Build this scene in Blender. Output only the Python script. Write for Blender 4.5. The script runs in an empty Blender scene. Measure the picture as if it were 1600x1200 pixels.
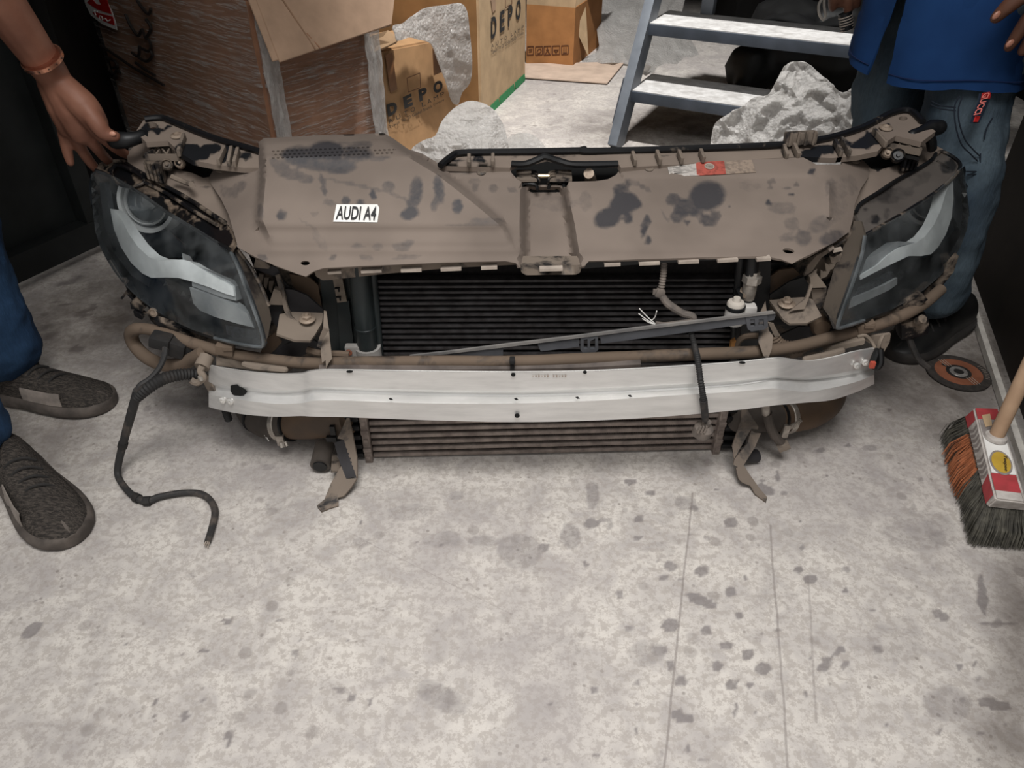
import bpy, bmesh, math, random
import numpy as np
from mathutils import Vector as V, Matrix, noise
from mathutils.geometry import delaunay_2d_cdt

random.seed(7)
SC = bpy.context.scene
COL = SC.collection
rad = math.radians

# ------------------------------------------------------------------ camera, sky, exposure
CAMH, PITCH, FPX = 1.0, rad(37.0), 1200.0
cd = bpy.data.cameras.new('camera'); cam = bpy.data.objects.new('camera', cd); COL.objects.link(cam)
cam.location = (0, 0, CAMH); cam.rotation_euler = (rad(90) - PITCH, 0, 0)
cd.sensor_fit = 'HORIZONTAL'; cd.sensor_width = 36.0; cd.lens = 36.0 * FPX / 1600.0
cd.clip_start = 0.02; cd.clip_end = 60
SC.camera = cam
w = bpy.data.worlds.new('sky'); SC.world = w; w.use_nodes = True
bg = w.node_tree.nodes['Background']; bg.inputs[0].default_value = (1.0, 0.985, 0.965, 1); bg.inputs[1].default_value = 0.56
SC.view_settings.view_transform = 'Standard'; SC.view_settings.look = 'None'
SC.view_settings.gamma = 1.0; SC.view_settings.exposure = 0.0; SC.view_settings.use_curve_mapping = False

def lamp(name, kind, loc, target, energy, size, color=(1, 1, 1), **kw):
    d = bpy.data.lights.new(name, kind); o = bpy.data.objects.new(name, d); COL.objects.link(o)
    d.energy = energy; d.color = color
    if kind == 'AREA':
        d.shape = 'RECTANGLE'; d.size, d.size_y = size
    else:
        d.shadow_soft_size = size
    for k, v in kw.items(): setattr(d, k, v)
    o.location = loc
    o.rotation_euler = (V(target) - V(loc)).to_track_quat('-Z', 'Y').to_euler()
    return o
# lamp hung in the store room behind
lamp('store_room_lamp', 'SPOT', (0.30, 2.55, 2.5), (0.38, 3.25, 0), 370, 0.06, (1.0, 0.99, 0.97), spot_size=rad(72), spot_blend=0.7)
# unseen area light added above the camera to brighten the floor centre
lamp('foreground_fill_light', 'AREA', (0.05, 0.05, 2.3), (0.05, 0.75, 0), 15.5, (0.9, 0.8), (1.0, 0.985, 0.965), spread=rad(94))

# ------------------------------------------------------------------ pixel rays (1600x1200 frame)
CP, SP = math.cos(PITCH), math.sin(PITCH)
CAM = V((0, 0, CAMH))
def ray(px, py):
    u, v = (px - 800) / FPX, (py - 600) / FPX
    return V((u, CP - v * SP, -SP - v * CP))
def PZ(px, py, z=0.0):
    d = ray(px, py); return CAM + d * ((z - CAMH) / d.z)
def PY(px, py, y):
    d = ray(px, py); return CAM + d * (y / d.y)
def PP(px, py, p0, n):
    d = ray(px, py); return CAM + d * ((V(p0) - CAM).dot(n) / d.dot(n))
def proj(p):
    q = V(p) - CAM
    dep = q.y * CP - q.z * SP
    return 800 + FPX * q.x / dep, 600 - FPX * (q.y * SP + q.z * CP) / dep, dep

def tps(ctrl):
    c = np.array(ctrl, float); P = c[:, :2] / 100.0; n = len(P)
    def U(r2): return np.where(r2 > 1e-12, r2 * np.log(np.maximum(r2, 1e-12)), 0)
    K = U(((P[:, None] - P[None]) ** 2).sum(-1)) + np.eye(n) * 1e-6
    A = np.zeros((n + 3, n + 3)); A[:n, :n] = K; A[:n, n] = 1; A[:n, n+1:] = P; A[n, :n] = 1; A[n+1:, :n] = P.T
    b = np.zeros(n + 3); b[:n] = c[:, 2]
    w_ = np.linalg.lstsq(A, b, rcond=None)[0]
    def f(px, py):
        q = np.array([px, py]) / 100.0
        return float(U(((P - q) ** 2).sum(-1)) @ w_[:n] + w_[n] + w_[n+1:] @ q)
    return f
def lerpt(tab):
    xs = [t[0] for t in tab]; ys = [t[1] for t in tab]
    return lambda x: float(np.interp(x, xs, ys))

# ------------------------------------------------------------------ materials
def lin(c):
    f = lambda x: x / 12.92 if x <= 0.04045 else ((x + 0.055) / 1.055) ** 2.4
    return tuple(f(x / 255.0) for x in c) + (1.0,)
class NT:
    def __init__(s, name):
        s.m = bpy.data.materials.new(name); s.m.use_nodes = True; s.t = s.m.node_tree
        s.b = s.t.nodes['Principled BSDF']; s.out = s.t.nodes['Material Output']
        s.co = s.t.nodes.new('ShaderNodeTexCoord').outputs['Object']
    def n(s, kind, **kw):
        x = s.t.nodes.new(kind)
        for k, v in kw.items(): setattr(x, k, v)
        return x
    def l(s, a, b): s.t.links.new(a, b)
    def noise(s, scale, detail=4, rough=0.55, dist=0.0, vec=None):
        x = s.n('ShaderNodeTexNoise'); x.inputs['Scale'].default_value = scale; x.inputs['Detail'].default_value = detail
        x.inputs['Roughness'].default_value = rough; x.inputs['Distortion'].default_value = dist
        s.l(vec or s.co, x.inputs['Vector']); return x.outputs['Fac']
    def vor(s, scale, feature='F1', vec=None, out='Distance'):
        x = s.n('ShaderNodeTexVoronoi', feature=feature); x.inputs['Scale'].default_value = scale
        s.l(vec or s.co, x.inputs['Vector']); return x.outputs[out]
    def stretch(s, sc, rot=(0, 0, 0)):
        x = s.n('ShaderNodeMapping'); x.inputs['Scale'].default_value = sc; x.inputs['Rotation'].default_value = rot
        s.l(s.co, x.inputs['Vector']); return x.outputs[0]
    def ramp(s, fac, a, b, ca=0.0, cb=1.0):
        x = s.n('ShaderNodeMapRange'); s.l(fac, x.inputs[0])
        for i, v in enumerate((a, b, ca, cb)): x.inputs[1 + i].default_value = v
        return x.outputs[0]
    def math(s, op, a, b=0.0):
        x = s.n('ShaderNodeMath', operation=op)
        for i, v in enumerate((a, b)):
            if isinstance(v, (int, float)): x.inputs[i].default_value = v
            else: s.l(v, x.inputs[i])
        return x.outputs[0]
    def mix(s, fac, a, b, blend='MIX'):
        x = s.n('ShaderNodeMix', data_type='RGBA', blend_type=blend)
        for i, v in ((0, fac), (6, a), (7, b)):
            if isinstance(v, (int, float)): x.inputs[i].default_value = v
            elif isinstance(v, tuple): x.inputs[i].default_value = v
            else: s.l(v, x.inputs[i])
        return x.outputs[2]
    def attr(s, name):
        return s.n('ShaderNodeAttribute', attribute_name=name).outputs['Fac']
    def col(s, v):
        if isinstance(v, tuple): s.b.inputs['Base Color'].default_value = v
        else: s.l(v, s.b.inputs['Base Color'])
    def set(s, rough=None, metal=None, spec=None):
        for k, v in (('Roughness', rough), ('Metallic', metal), ('Specular IOR Level', spec)):
            if v is None: continue
            if isinstance(v, (int, float)): s.b.inputs[k].default_value = v
            else: s.l(v, s.b.inputs[k])
    def bump(s, h, strength=0.3, dist=0.002):
        x = s.n('ShaderNodeBump'); x.inputs['Strength'].default_value = strength; x.inputs['Distance'].default_value = dist
        s.l(h, x.inputs['Height']); s.l(x.outputs[0], s.b.inputs['Normal']); return x.outputs[0]
MATS = {}
def M(name, c1, c2=None, scale=30, rough=0.6, metal=0.0, bump=0.0, spec=0.4, lo=0.35, hi=0.65, detail=5):
    """plain two-tone noise material"""
    if name in MATS: return MATS[name]
    t = NT(name); MATS[name] = t.m
    c1 = lin(c1); c2 = lin(c2) if c2 else tuple(x * 0.75 for x in c1[:3]) + (1,)
    f = t.noise(scale, detail)
    t.col(t.mix(t.ramp(f, lo, hi), c1, c2)); t.set(rough, metal, spec)
    if bump: t.bump(t.noise(scale * 3, 4), bump)
    return t.m
def dusty(name, dust, bare, amount=0.5, scale=25, rough_d=0.85, rough_b=0.45, metal=0.0, wear=False):
    """dust lying over a darker bare surface; amount = share of dust"""
    if name in MATS: return MATS[name]
    t = NT(name); MATS[name] = t.m
    f = t.noise(scale, 6, 0.6, 0.4)
    if wear:
        f2 = t.math('ADD', t.math('MULTIPLY', t.attr('wear'), 0.9), t.math('MULTIPLY', t.math('SUBTRACT', t.noise(70, 6, 0.65), 0.5), 0.55))
        bare_f = t.math('MULTIPLY', t.ramp(f2, 0.22, 0.80), 0.88) if wear is True else t.ramp(f2, 0.36, 0.58)
    else:
        a = 0.5 + (amount - 0.5) * 0.5
        bare_f = t.ramp(f, a - 0.05, a + 0.07)
    var = t.mix(t.ramp(t.noise(6, 3), 0.35, 0.65), lin(dust), lin(tuple(int(x * 0.88) for x in dust)))
    t.col(t.mix(bare_f, var, lin(bare)))
    t.set(t.ramp(bare_f, 0, 1, rough_d, rough_b), metal, 0.3)
    t.bump(t.noise(scale * 8, 3), 0.12, 0.001)
    return t.m

# ------------------------------------------------------------------ mesh helpers
def newbm(): return bmesh.new()
def obj(name, bm, mat, parent=None, smooth=35, recalc=True):
    if recalc: bmesh.ops.recalc_face_normals(bm, faces=bm.faces)
    me = bpy.data.meshes.new(name); bm.to_mesh(me); bm.free()
    for m in (mat if isinstance(mat, (list, tuple)) else [mat]): me.materials.append(m)
    if smooth:
        for p in me.polygons: p.use_smooth = True
        me.set_sharp_from_angle(angle=rad(smooth))
    o = bpy.data.objects.new(name, me); COL.objects.link(o)
    if parent: 
        o.parent = parent
        if parent.type == 'EMPTY': o.location = -V(parent.location)
    return o
def thing(name, label, cat, loc=(0, 0, 0), group=None):
    o = bpy.data.objects.new(name, None); COL.objects.link(o); o.location = loc; o.empty_display_size = 0.05
    return tag(o, label, cat, group)
def tag(o, label, cat, group=None):
    o['label'] = label; o['category'] = cat
    if group: o['group'] = group
    return o
def struct(name, bm, mat, smooth=0):
    o = obj(name, bm, mat, None, smooth); o['kind'] = 'structure'; return o
def box(bm, c, s, R=None, bevel=0.0, mi=0):
    r = bmesh.ops.create_cube(bm, size=1.0)
    vs = r['verts']
    bmesh.ops.scale(bm, vec=V(s), verts=vs)
    if bevel:
        es = list({e for v in vs for e in v.link_edges})
        g = bmesh.ops.bevel(bm, geom=es, offset=bevel, segments=2, affect='EDGES', profile=0.7)
        vs = list({v for f in g['faces'] for v in f.verts} | {v for v in vs if v.is_valid})
    if R is not None: bmesh.ops.rotate(bm, cent=(0, 0, 0), matrix=R, verts=vs)
    bmesh.ops.translate(bm, vec=V(c), verts=vs)
    if mi:
        for f in {f for v in vs for f in v.link_faces}: f.material_index = mi
    return vs
def basis(x, z):
    z = V(z).normalized(); x = V(x); x = (x - z * x.dot(z)).normalized(); y = z.cross(x)
    return Matrix((x, y, z)).transposed()
def bar(bm, a, b, wd, ht, up=(0, 0, 1), bevel=0.0):
    a, b = V(a), V(b); R = basis(b - a, up) if abs((b - a).normalized().dot(V(up).normalized())) < 0.999 else basis(b - a, (0, 1, 0))
    # x along bar
    x = (b - a).normalized(); z = V(up); z = (z - x * z.dot(x)).normalized(); y = z.cross(x)
    R = Matrix((x, y, z)).transposed()
    return box(bm, (a + b) / 2, ((b - a).length, wd, ht), R, bevel)
def crom(pts, n=6):
    P = [V(p) for p in pts]
    if len(P) < 3 or n <= 1: return P
    out = []
    for i in range(len(P) - 1):
        p0, p1, p2, p3 = P[max(i-1, 0)], P[i], P[i+1], P[min(i+2, len(P)-1)]
        for k in range(n):
            t = k / n
            out.append(0.5 * ((2*p1) + (p2-p0)*t + (2*p0-5*p1+4*p2-p3)*t*t + (3*p1-p0-3*p2+p3)*t**3))
    out.append(P[-1]); return out
def tube(bm, pts, r, seg=10, n=6, corr=None, flat=1.0, round_ends=False, up=None):
    """tube along pts; r scalar or list (one per control point); corr=(pitch, amp) corrugates"""
    rs = [r] * len(pts) if isinstance(r, (int, float)) else list(r)
    P = crom(pts, n); m = len(P)
    R = [float(np.interp(i / (m - 1) * (len(rs) - 1), range(len(rs)), rs)) for i in range(m)]
    if corr:
        L = [0.0]
        for i in range(1, m): L.append(L[-1] + (P[i] - P[i-1]).length)
        k = max(4, int(L[-1] / corr[0] * 2)); Q = []; RR = []
        for i in range(k + 1):
            s = L[-1] * i / k; j = min(np.searchsorted(L, s, 'right') - 1, m - 2)
            f = (s - L[j]) / max(L[j+1] - L[j], 1e-9)
            Q.append(P[j].lerp(P[j+1], f)); RR.append((R[j] * (1-f) + R[j+1] * f) * (1 + corr[1] * (1 if i % 2 else -1)))
        P, R, m = Q, RR, k + 1
    if round_ends:
        d0 = (P[0] - P[1]).normalized(); d1 = (P[-1] - P[-2]).normalized()
        a = [(P[0] + d0 * R[0] * math.sin(x), R[0] * math.cos(x)) for x in (1.35, 0.9, 0.45)]
        b = [(P[-1] + d1 * R[-1] * math.sin(x), R[-1] * math.cos(x)) for x in (0.45, 0.9, 1.35)]
        P = [q for q, _ in a] + P + [q for q, _ in b]; R = [q for _, q in a] + R + [q for _, q in b]; m = len(P)
    T = (P[1] - P[0]).normalized()
    N = V(up) if up else (V((0, 0, 1)) if abs(T.z) < 0.9 else V((0, 1, 0)))
    N = (N - T * N.dot(T)).normalized(); rings = []
    for i in range(m):
        T2 = (P[min(i+1, m-1)] - P[max(i-1, 0)])
        T2 = T2.normalized() if T2.length > 1e-9 else T
        N = (N - T2 * N.dot(T2)); N = N.normalized() if N.length > 1e-6 else T2.orthogonal().normalized()
        B = T2.cross(N)
        rings.append([bm.verts.new(P[i] + N * (R[i] * flat * math.cos(2*math.pi*k/seg)) + B * (R[i] * math.sin(2*math.pi*k/seg))) for k in range(seg)])
        T = T2
    for i in range(m - 1):
        for k in range(seg):
            bm.faces.new((rings[i][k], rings[i][(k+1) % seg], rings[i+1][(k+1) % seg], rings[i+1][k]))
    bm.faces.new(rings[0]); bm.faces.new(list(reversed(rings[-1])))
    return rings
def cyl(bm, a, b, r, seg=16, r2=None): return tube(bm, [a, b], [r, r2 if r2 is not None else r], seg, 1)
def lathe(bm, prof, c, axis=(0, 0, 1), seg=24, xdir=None):
    z = V(axis).normalized(); x = V(xdir) if xdir else z.orthogonal(); x = (x - z * x.dot(z)).normalized(); y = z.cross(x)
    rings = []
    for (r, h) in prof:
        if r < 1e-6: rings.append([bm.verts.new(V(c) + z * h)])
        else: rings.append([bm.verts.new(V(c) + z * h + x * (r*math.cos(2*math.pi*k/seg)) + y * (r*math.sin(2*math.pi*k/seg))) for k in range(seg)])
    for a, b in zip(rings, rings[1:]):
        for k in range(seg):
            k2 = (k+1) % seg
            q = [a[k % len(a)], a[k2 % len(a)], b[k2 % len(b)], b[k % len(b)]]
            q = list(dict.fromkeys(q))
            if len(q) > 2:
                try: bm.faces.new(q)
                except ValueError: pass
    for rg in (rings[0], rings[-1]):
        if len(rg) > 2:
            try: bm.faces.new(rg)
            except ValueError: pass
def bolt(bm, c, n, r):
    lathe(bm, [(0, 0), (r*1.55, 0), (r*1.6, r*.2), (r*1.2, r*.4), (r*1.05, r*.45)], c, n, 16)
    c2 = V(c) + V(n).normalized() * r * .4
    lathe(bm, [(0, 0), (r, 0), (r, r*.55), (r*.85, r*.7), (0, r*.7)], c2, n, 6)
    lathe(bm, [(0, 0), (r*.5, 0), (r*.45, r*.35), (0, r*.4)], c2 + V(n).normalized() * r * .68, n, 10)
def screw(bm, c, n, r):
    lathe(bm, [(0, 0), (r, 0), (r, r*.12), (r*.6, r*.3), (r*.55, r*.18), (r*.3, r*.1), (0, r*.1)], c, n, 18)
def prism(bm, pts, d):
    """polygon extruded by vector d"""
    a = [bm.verts.new(V(p)) for p in pts]; b = [bm.verts.new(V(p) + V(d)) for p in pts]; n = len(a)
    bm.faces.new(a); bm.faces.new(list(reversed(b)))
    for i in range(n): bm.faces.new((a[i], b[i], b[(i+1) % n], a[(i+1) % n]))
def inside(P, poly):
    P = np.asarray(P, float); q = np.asarray(poly, float); r = np.zeros(len(P), bool)
    j = len(q) - 1
    for i in range(len(q)):
        c = ((q[i, 1] > P[:, 1]) != (q[j, 1] > P[:, 1]))
        with np.errstate(divide='ignore', invalid='ignore'):
            xx = (q[j, 0] - q[i, 0]) * (P[:, 1] - q[i, 1]) / (q[j, 1] - q[i, 1]) + q[i, 0]
        r ^= c & (P[:, 0] < xx); j = i
    return r
def pdist(P, poly, closed=True):
    P = np.asarray(P, float); q = np.asarray(poly, float); best = np.full(len(P), 1e9)
    for i in range(len(q) if closed else len(q)-1):
        a, b = q[i], q[(i+1) % len(q)]; ab = b - a; L = max((ab ** 2).sum(), 1e-9)
        t = np.clip(((P - a) @ ab) / L, 0, 1); best = np.minimum(best, np.hypot(*(P - a - t[:, None] * ab).T))
    return best
def smooth01(x): x = min(max(x, 0.0), 1.0); return x * x * (3 - 2 * x)
def polymask(poly, soft):
    """1 inside the polygon, falling to 0 over soft pixels inward from its edge"""
    def f(px, py):
        p = [(px, py)]
        if not inside(p, poly)[0]: return 0.0
        return smooth01(pdist(p, poly)[0] / soft)
    return f
def smoothloop(loop, n=4):
    P = [V((x, y, 0)) for x, y in loop]; k = len(P); out = []
    for i in range(k):
        p0, p1, p2, p3 = P[i-1], P[i], P[(i+1) % k], P[(i+2) % k]
        for j in range(n):
            t = j / n
            q = 0.5 * ((2*p1) + (p2-p0)*t + (2*p0-5*p1+4*p2-p3)*t*t + (3*p1-p0-3*p2+p3)*t**3)
            out.append((q.x, q.y))
    return out
def sheet(outline, fn, mode='Z', th=0.003, holes=(), step=9, wear=None, bm=None, back=False, off=0.0, lines=()):
    """solid panel: outline (pixels) laid on the surface Z=fn or Y=fn, given thickness th away from the camera"""
    f = fn if callable(fn) else (lambda a, b: fn)
    pts = []; edges = []
    for loop in [outline] + list(holes):
        d = []
        for i in range(len(loop)):
            a, b = loop[i], loop[(i+1) % len(loop)]
            k = max(1, int(math.hypot(b[0]-a[0], b[1]-a[1]) / step + .5))
            d += [(a[0] + (b[0]-a[0])*j/k, a[1] + (b[1]-a[1])*j/k) for j in range(k)]
        i0 = len(pts); pts += d; edges += [(i0+i, i0+(i+1) % len(d)) for i in range(len(d))]
    LP = []
    for pl in lines:
        d = []
        for a, b in zip(pl, pl[1:]):
            k = max(1, int(math.hypot(b[0]-a[0], b[1]-a[1]) / step + .5))
            d += [(a[0] + (b[0]-a[0])*j/k, a[1] + (b[1]-a[1])*j/k) for j in range(k)]
        d.append(pl[-1]); i0 = len(pts); pts += d; edges += [(i0+i, i0+i+1) for i in range(len(d)-1)]; LP += d
    A = np.array(outline, float); x0, y0 = A.min(0); x1, y1 = A.max(0)
    g = [(x0 + step*(.5*(j % 2) + i), y0 + step*.87*j) for j in range(int((y1-y0)/(step*.87)) + 1) for i in range(int((x1-x0)/step) + 1)]
    if g:
        g = np.array(g); ok = inside(g, outline) & (pdist(g, outline) > step * .45)
        for h in holes: ok &= ~inside(g, h) & (pdist(g, h) > step * .45)
        if LP:
            L_ = np.array(LP); ok &= (np.hypot(g[:, None, 0]-L_[None, :, 0], g[:, None, 1]-L_[None, :, 1]).min(1) > step * .5)
        pts += [tuple(p) for p in g[ok]]
    r = delaunay_2d_cdt([V(p) for p in pts], edges, [], 0, 1e-4)
    vs = [(p[0], p[1]) for p in r[0]]; tris = [t for t in r[2]]
    cen = np.array([np.mean([vs[i] for i in t], axis=0) for t in tris])
    ok = inside(cen, outline)
    for h in holes: ok &= ~inside(cen, h)
    tris = [t for t, o in zip(tris, ok) if o]
    own = bm is None; bm = bm or newbm()
    wl = bm.verts.layers.float.get('wear') or bm.verts.layers.float.new('wear')
    used = sorted({i for t in tris for i in t}); mp = {}
    W = {}
    for i in used:
        px, py = vs[i]; val = f(px, py)
        W[i] = PZ(px, py, val) if mode == 'Z' else PY(px, py, val)
    nor = {i: V((0, 0, 0)) for i in used}; T2 = []
    for t in tris:
        a, b, c = (W[i] for i in t); n = (b-a).cross(c-a)
        if n.dot(CAM - a) < 0: t = (t[0], t[2], t[1]); n = -n
        T2.append(t)
        for i in t: nor[i] += n
    top = {}; bot = {}
    for i in used:
        n = nor[i].normalized() if nor[i].length > 0 else V((0, 0, 1))
        top[i] = bm.verts.new(W[i] + n * off); bot[i] = bm.verts.new(W[i] + n * (off - th))
        wv = wear(*vs[i]) if wear else 0.0
        top[i][wl] = wv; bot[i][wl] = wv
    cnt = {}
    for t in T2:
        bm.faces.new([top[i] for i in t]); bm.faces.new([bot[i] for i in reversed(t)])
        for a, b in ((t[0], t[1]), (t[1], t[2]), (t[2], t[0])): cnt[(a, b)] = 1
    for (a, b) in list(cnt):
        if (b, a) not in cnt:
            try: bm.faces.new((top[b], top[a], bot[a], bot[b]))
            except ValueError: pass
    return bm
def loft(rows, nu=1, nv=1, th=0.0, bm=None, wear=None):
    """rows of 3-D points -> smooth grid (Catmull-Rom both ways), thickened downward along normals"""
    rows = [crom(r, nu) for r in rows]
    cols = [crom([r[i] for r in rows], nv) for i in range(len(rows[0]))]
    G = [[cols[i][j] for i in range(len(cols))] for j in range(len(cols[0]))]
    bm = bm or newbm(); a, b = len(G), len(G[0])
    top = [[bm.verts.new(p) for p in r] for r in G]
    for j in range(a-1):
        for i in range(b-1): bm.faces.new((top[j][i], top[j][i+1], top[j+1][i+1], top[j+1][i]))
    if th:
        def nrm(j, i):
            du = G[j][min(i+1, b-1)] - G[j][max(i-1, 0)]; dv = G[min(j+1, a-1)][i] - G[max(j-1, 0)][i]
            n = du.cross(dv); n = n.normalized() if n.length > 1e-9 else V((0, 0, 1))
            return n if n.dot(CAM - G[j][i]) > 0 else -n
        bot = [[bm.verts.new(G[j][i] - nrm(j, i) * th) for i in range(b)] for j in range(a)]
        for j in range(a-1):
            for i in range(b-1): bm.faces.new((bot[j][i], bot[j+1][i], bot[j+1][i+1], bot[j][i+1]))
        ring = [(0, i) for i in range(b)] + [(j, b-1) for j in range(1, a)] + [(a-1, i) for i in range(b-2, -1, -1)] + [(j, 0) for j in range(a-2, 0, -1)]
        for k in range(len(ring)):
            p, q = ring[k], ring[(k+1) % len(ring)]
            bm.faces.new((top[p[0]][p[1]], bot[p[0]][p[1]], bot[q[0]][q[1]], top[q[0]][q[1]]))
    return bm
def ell(cx, cy, rx, ry, a=0.0, n=16):
    ca, sa = math.cos(rad(a)), math.sin(rad(a))
    return [(cx + rx*math.cos(t)*ca - ry*math.sin(t)*sa, cy + rx*math.cos(t)*sa + ry*math.sin(t)*ca) for t in [2*math.pi*k/n for k in range(n)]]
def smudges(L, base=0.0):
    """wear map out of ellipses (cx, cy, rx, ry, angle, strength)"""
    L = [(c[0], c[1], c[2], c[3], math.cos(rad(c[4])), math.sin(rad(c[4])), c[5]) for c in L]
    def f(px, py):
        m = base
        for cx, cy, rx, ry, ca, sa, s in L:
            dx, dy = px-cx, py-cy
            d = math.hypot((dx*ca + dy*sa) / rx, (-dx*sa + dy*ca) / ry)
            if d < 1.25: m = max(m, s * smooth01((1.25 - d) / .5))
        return m
    return f
FONT = None
def text(body, o, xd, yd, height, width=None, bold=0.0, mat=None, parent=None, name='lettering', spacing=1.0, lift=0.0006):
    """flat lettering on a surface: origin o, x direction, y direction, cap height, optional total width"""
    cu = bpy.data.curves.new(name, 'FONT'); cu.body = body; cu.size = 1.0; cu.offset = bold; cu.space_character = spacing; cu.extrude = 0.0
    cu.resolution_u = 3
    t = bpy.data.objects.new(name, cu); COL.objects.link(t)
    dg = bpy.context.evaluated_depsgraph_get(); dg.update()
    me = bpy.data.meshes.new_from_object(t.evaluated_get(dg)); bpy.data.objects.remove(t); bpy.data.curves.remove(cu)
    co = np.array([v.co[:] for v in me.vertices])
    x0, y0 = co[:, 0].min(), co[:, 1].min(); x1, y1 = co[:, 0].max(), co[:, 1].max()
    xd, yd = V(xd).normalized(), V(yd).normalized(); n = xd.cross(yd).normalized()
    if n.dot(CAM - V(o)) < 0: n = -n
    sy = height / (y1 - y0); sx = width / (x1 - x0) if width else sy
    for v in me.vertices: v.co = V(o) + xd * ((v.co.x - x0) * sx) + yd * ((v.co.y - y0) * sy) + n * lift
    me.name = name; me.materials.clear(); me.materials.append(mat)
    ob = bpy.data.objects.new(name, me); COL.objects.link(ob)
    if parent:
        ob.parent = parent
        if parent.type == 'EMPTY': ob.location = -V(parent.location)
    return ob
def fbm(p, o=4): return noise.fractal(p, 1.0, 2.0, o)
def rock(bm, amp, sc, seed=0):
    for v in bm.verts:
        q = v.co * sc + V((seed, seed * .7, 0)); v.co += V((fbm(q), fbm(q + V((9, 0, 0))), fbm(q + V((0, 9, 0))))) * amp
def remesh_body(name, chains, mat, parent, voxel=0.008, smooth=6, extra=None):
    """one continuous skin grown round tapering limbs (chains of points and radii)"""
    bm = newbm()
    for pts, rs in chains: tube(bm, pts, rs, 14, 5, round_ends=True)
    if extra: extra(bm)
    o = obj(name, bm, mat, parent, smooth=0)
    for p in o.data.polygons: p.use_smooth = True
    m = o.modifiers.new('skin', 'REMESH'); m.mode = 'VOXEL'; m.voxel_size = voxel; m.use_smooth_shade = True
    s = o.modifiers.new('soft', 'SMOOTH'); s.iterations = smooth; s.factor = 0.5
    return o
# ------------------------------------------------------------------ the setting
def floor_mat():
    t = NT('concrete'); MATS['concrete'] = t.m
    big = t.noise(2.2, 5, 0.6, 0.3); mid = t.noise(14, 6, 0.65, 0.5); fine = t.noise(75, 8, 0.8)
    c = t.mix(t.ramp(mid, 0.40, 0.62), lin((202, 196, 189)), lin((174, 168, 164)))
    c = t.mix(t.math('MULTIPLY', t.ramp(fine, 0.49, 0.535), 0.6), c, lin((158, 150, 143)))
    c = t.mix(t.math('MULTIPLY', t.ramp(big, 0.46, 0.64), 0.5), c, lin((152, 145, 144)))
    pits = t.math('MULTIPLY', t.ramp(t.vor(55), 0.20, 0.12), t.ramp(t.noise(9, 3), 0.5, 0.62))
    c = t.mix(t.math('MULTIPLY', pits, 0.55), c, lin((112, 104, 98)))
    spots = t.math('MULTIPLY', t.ramp(t.math('ADD', t.vor(19), t.math('MULTIPLY', t.noise(50, 3), .14)), 0.30, 0.24), t.ramp(t.noise(4.2, 3), 0.46, 0.56))
    c = t.mix(t.math('MULTIPLY', spots, 0.5), c, lin((128, 121, 117)))
    w_ = t.math('ADD', t.attr('wear'), t.math('MULTIPLY', t.math('SUBTRACT', t.noise(60, 5), 0.5), 0.3))
    c = t.mix(t.math('MULTIPLY', t.ramp(w_, 0.16, 0.50), 0.72), c, lin((112, 106, 106)))
    c = t.mix(t.math('MULTIPLY', t.math('MULTIPLY', t.attr('dirt_shade'), t.ramp(t.noise(7, 6, 0.65), 0.25, 0.6, 0.35, 1.0)), 0.85), c, lin((70, 60, 52)))
    cr = t.vor(2.1, 'DISTANCE_TO_EDGE', vec=t.stretch((1.0, 0.45, 1)))
    xyz = t.n('ShaderNodeSeparateXYZ'); t.l(t.co, xyz.inputs[0])
    for p, q, k in (((1082,770),(1038,1200),.55), ((1203,820),(1232,1200),.5), ((1262,900),(1276,1130),.35), ((540,830),(800,960),.25)):
        a, b = PZ(*p), PZ(*q); sl = (b.x-a.x)/(b.y-a.y)
        d = t.math('ABSOLUTE', t.math('SUBTRACT', t.math('ADD', xyz.outputs[0], t.math('MULTIPLY', t.noise(9, 2), .006)), t.math('ADD', t.math('MULTIPLY', xyz.outputs[1], sl), a.x - sl*a.y + .003)))
        ln = t.math('MULTIPLY', t.ramp(d, .0024, .0010), t.math('MULTIPLY', t.math('LESS_THAN', xyz.outputs[1], a.y), t.math('GREATER_THAN', xyz.outputs[1], b.y)))
        c = t.mix(t.math('MULTIPLY', ln, k), c, lin((120, 112, 108)))
    t.col(c); t.set(t.ramp(mid, 0.35, 0.7, 0.62, 0.82), 0, 0.35)
    t.bump(t.math('ADD', t.noise(70, 6, 0.7), t.math('MULTIPLY', mid, 0.6)), 0.22, 0.004)
    return t.m
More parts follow.
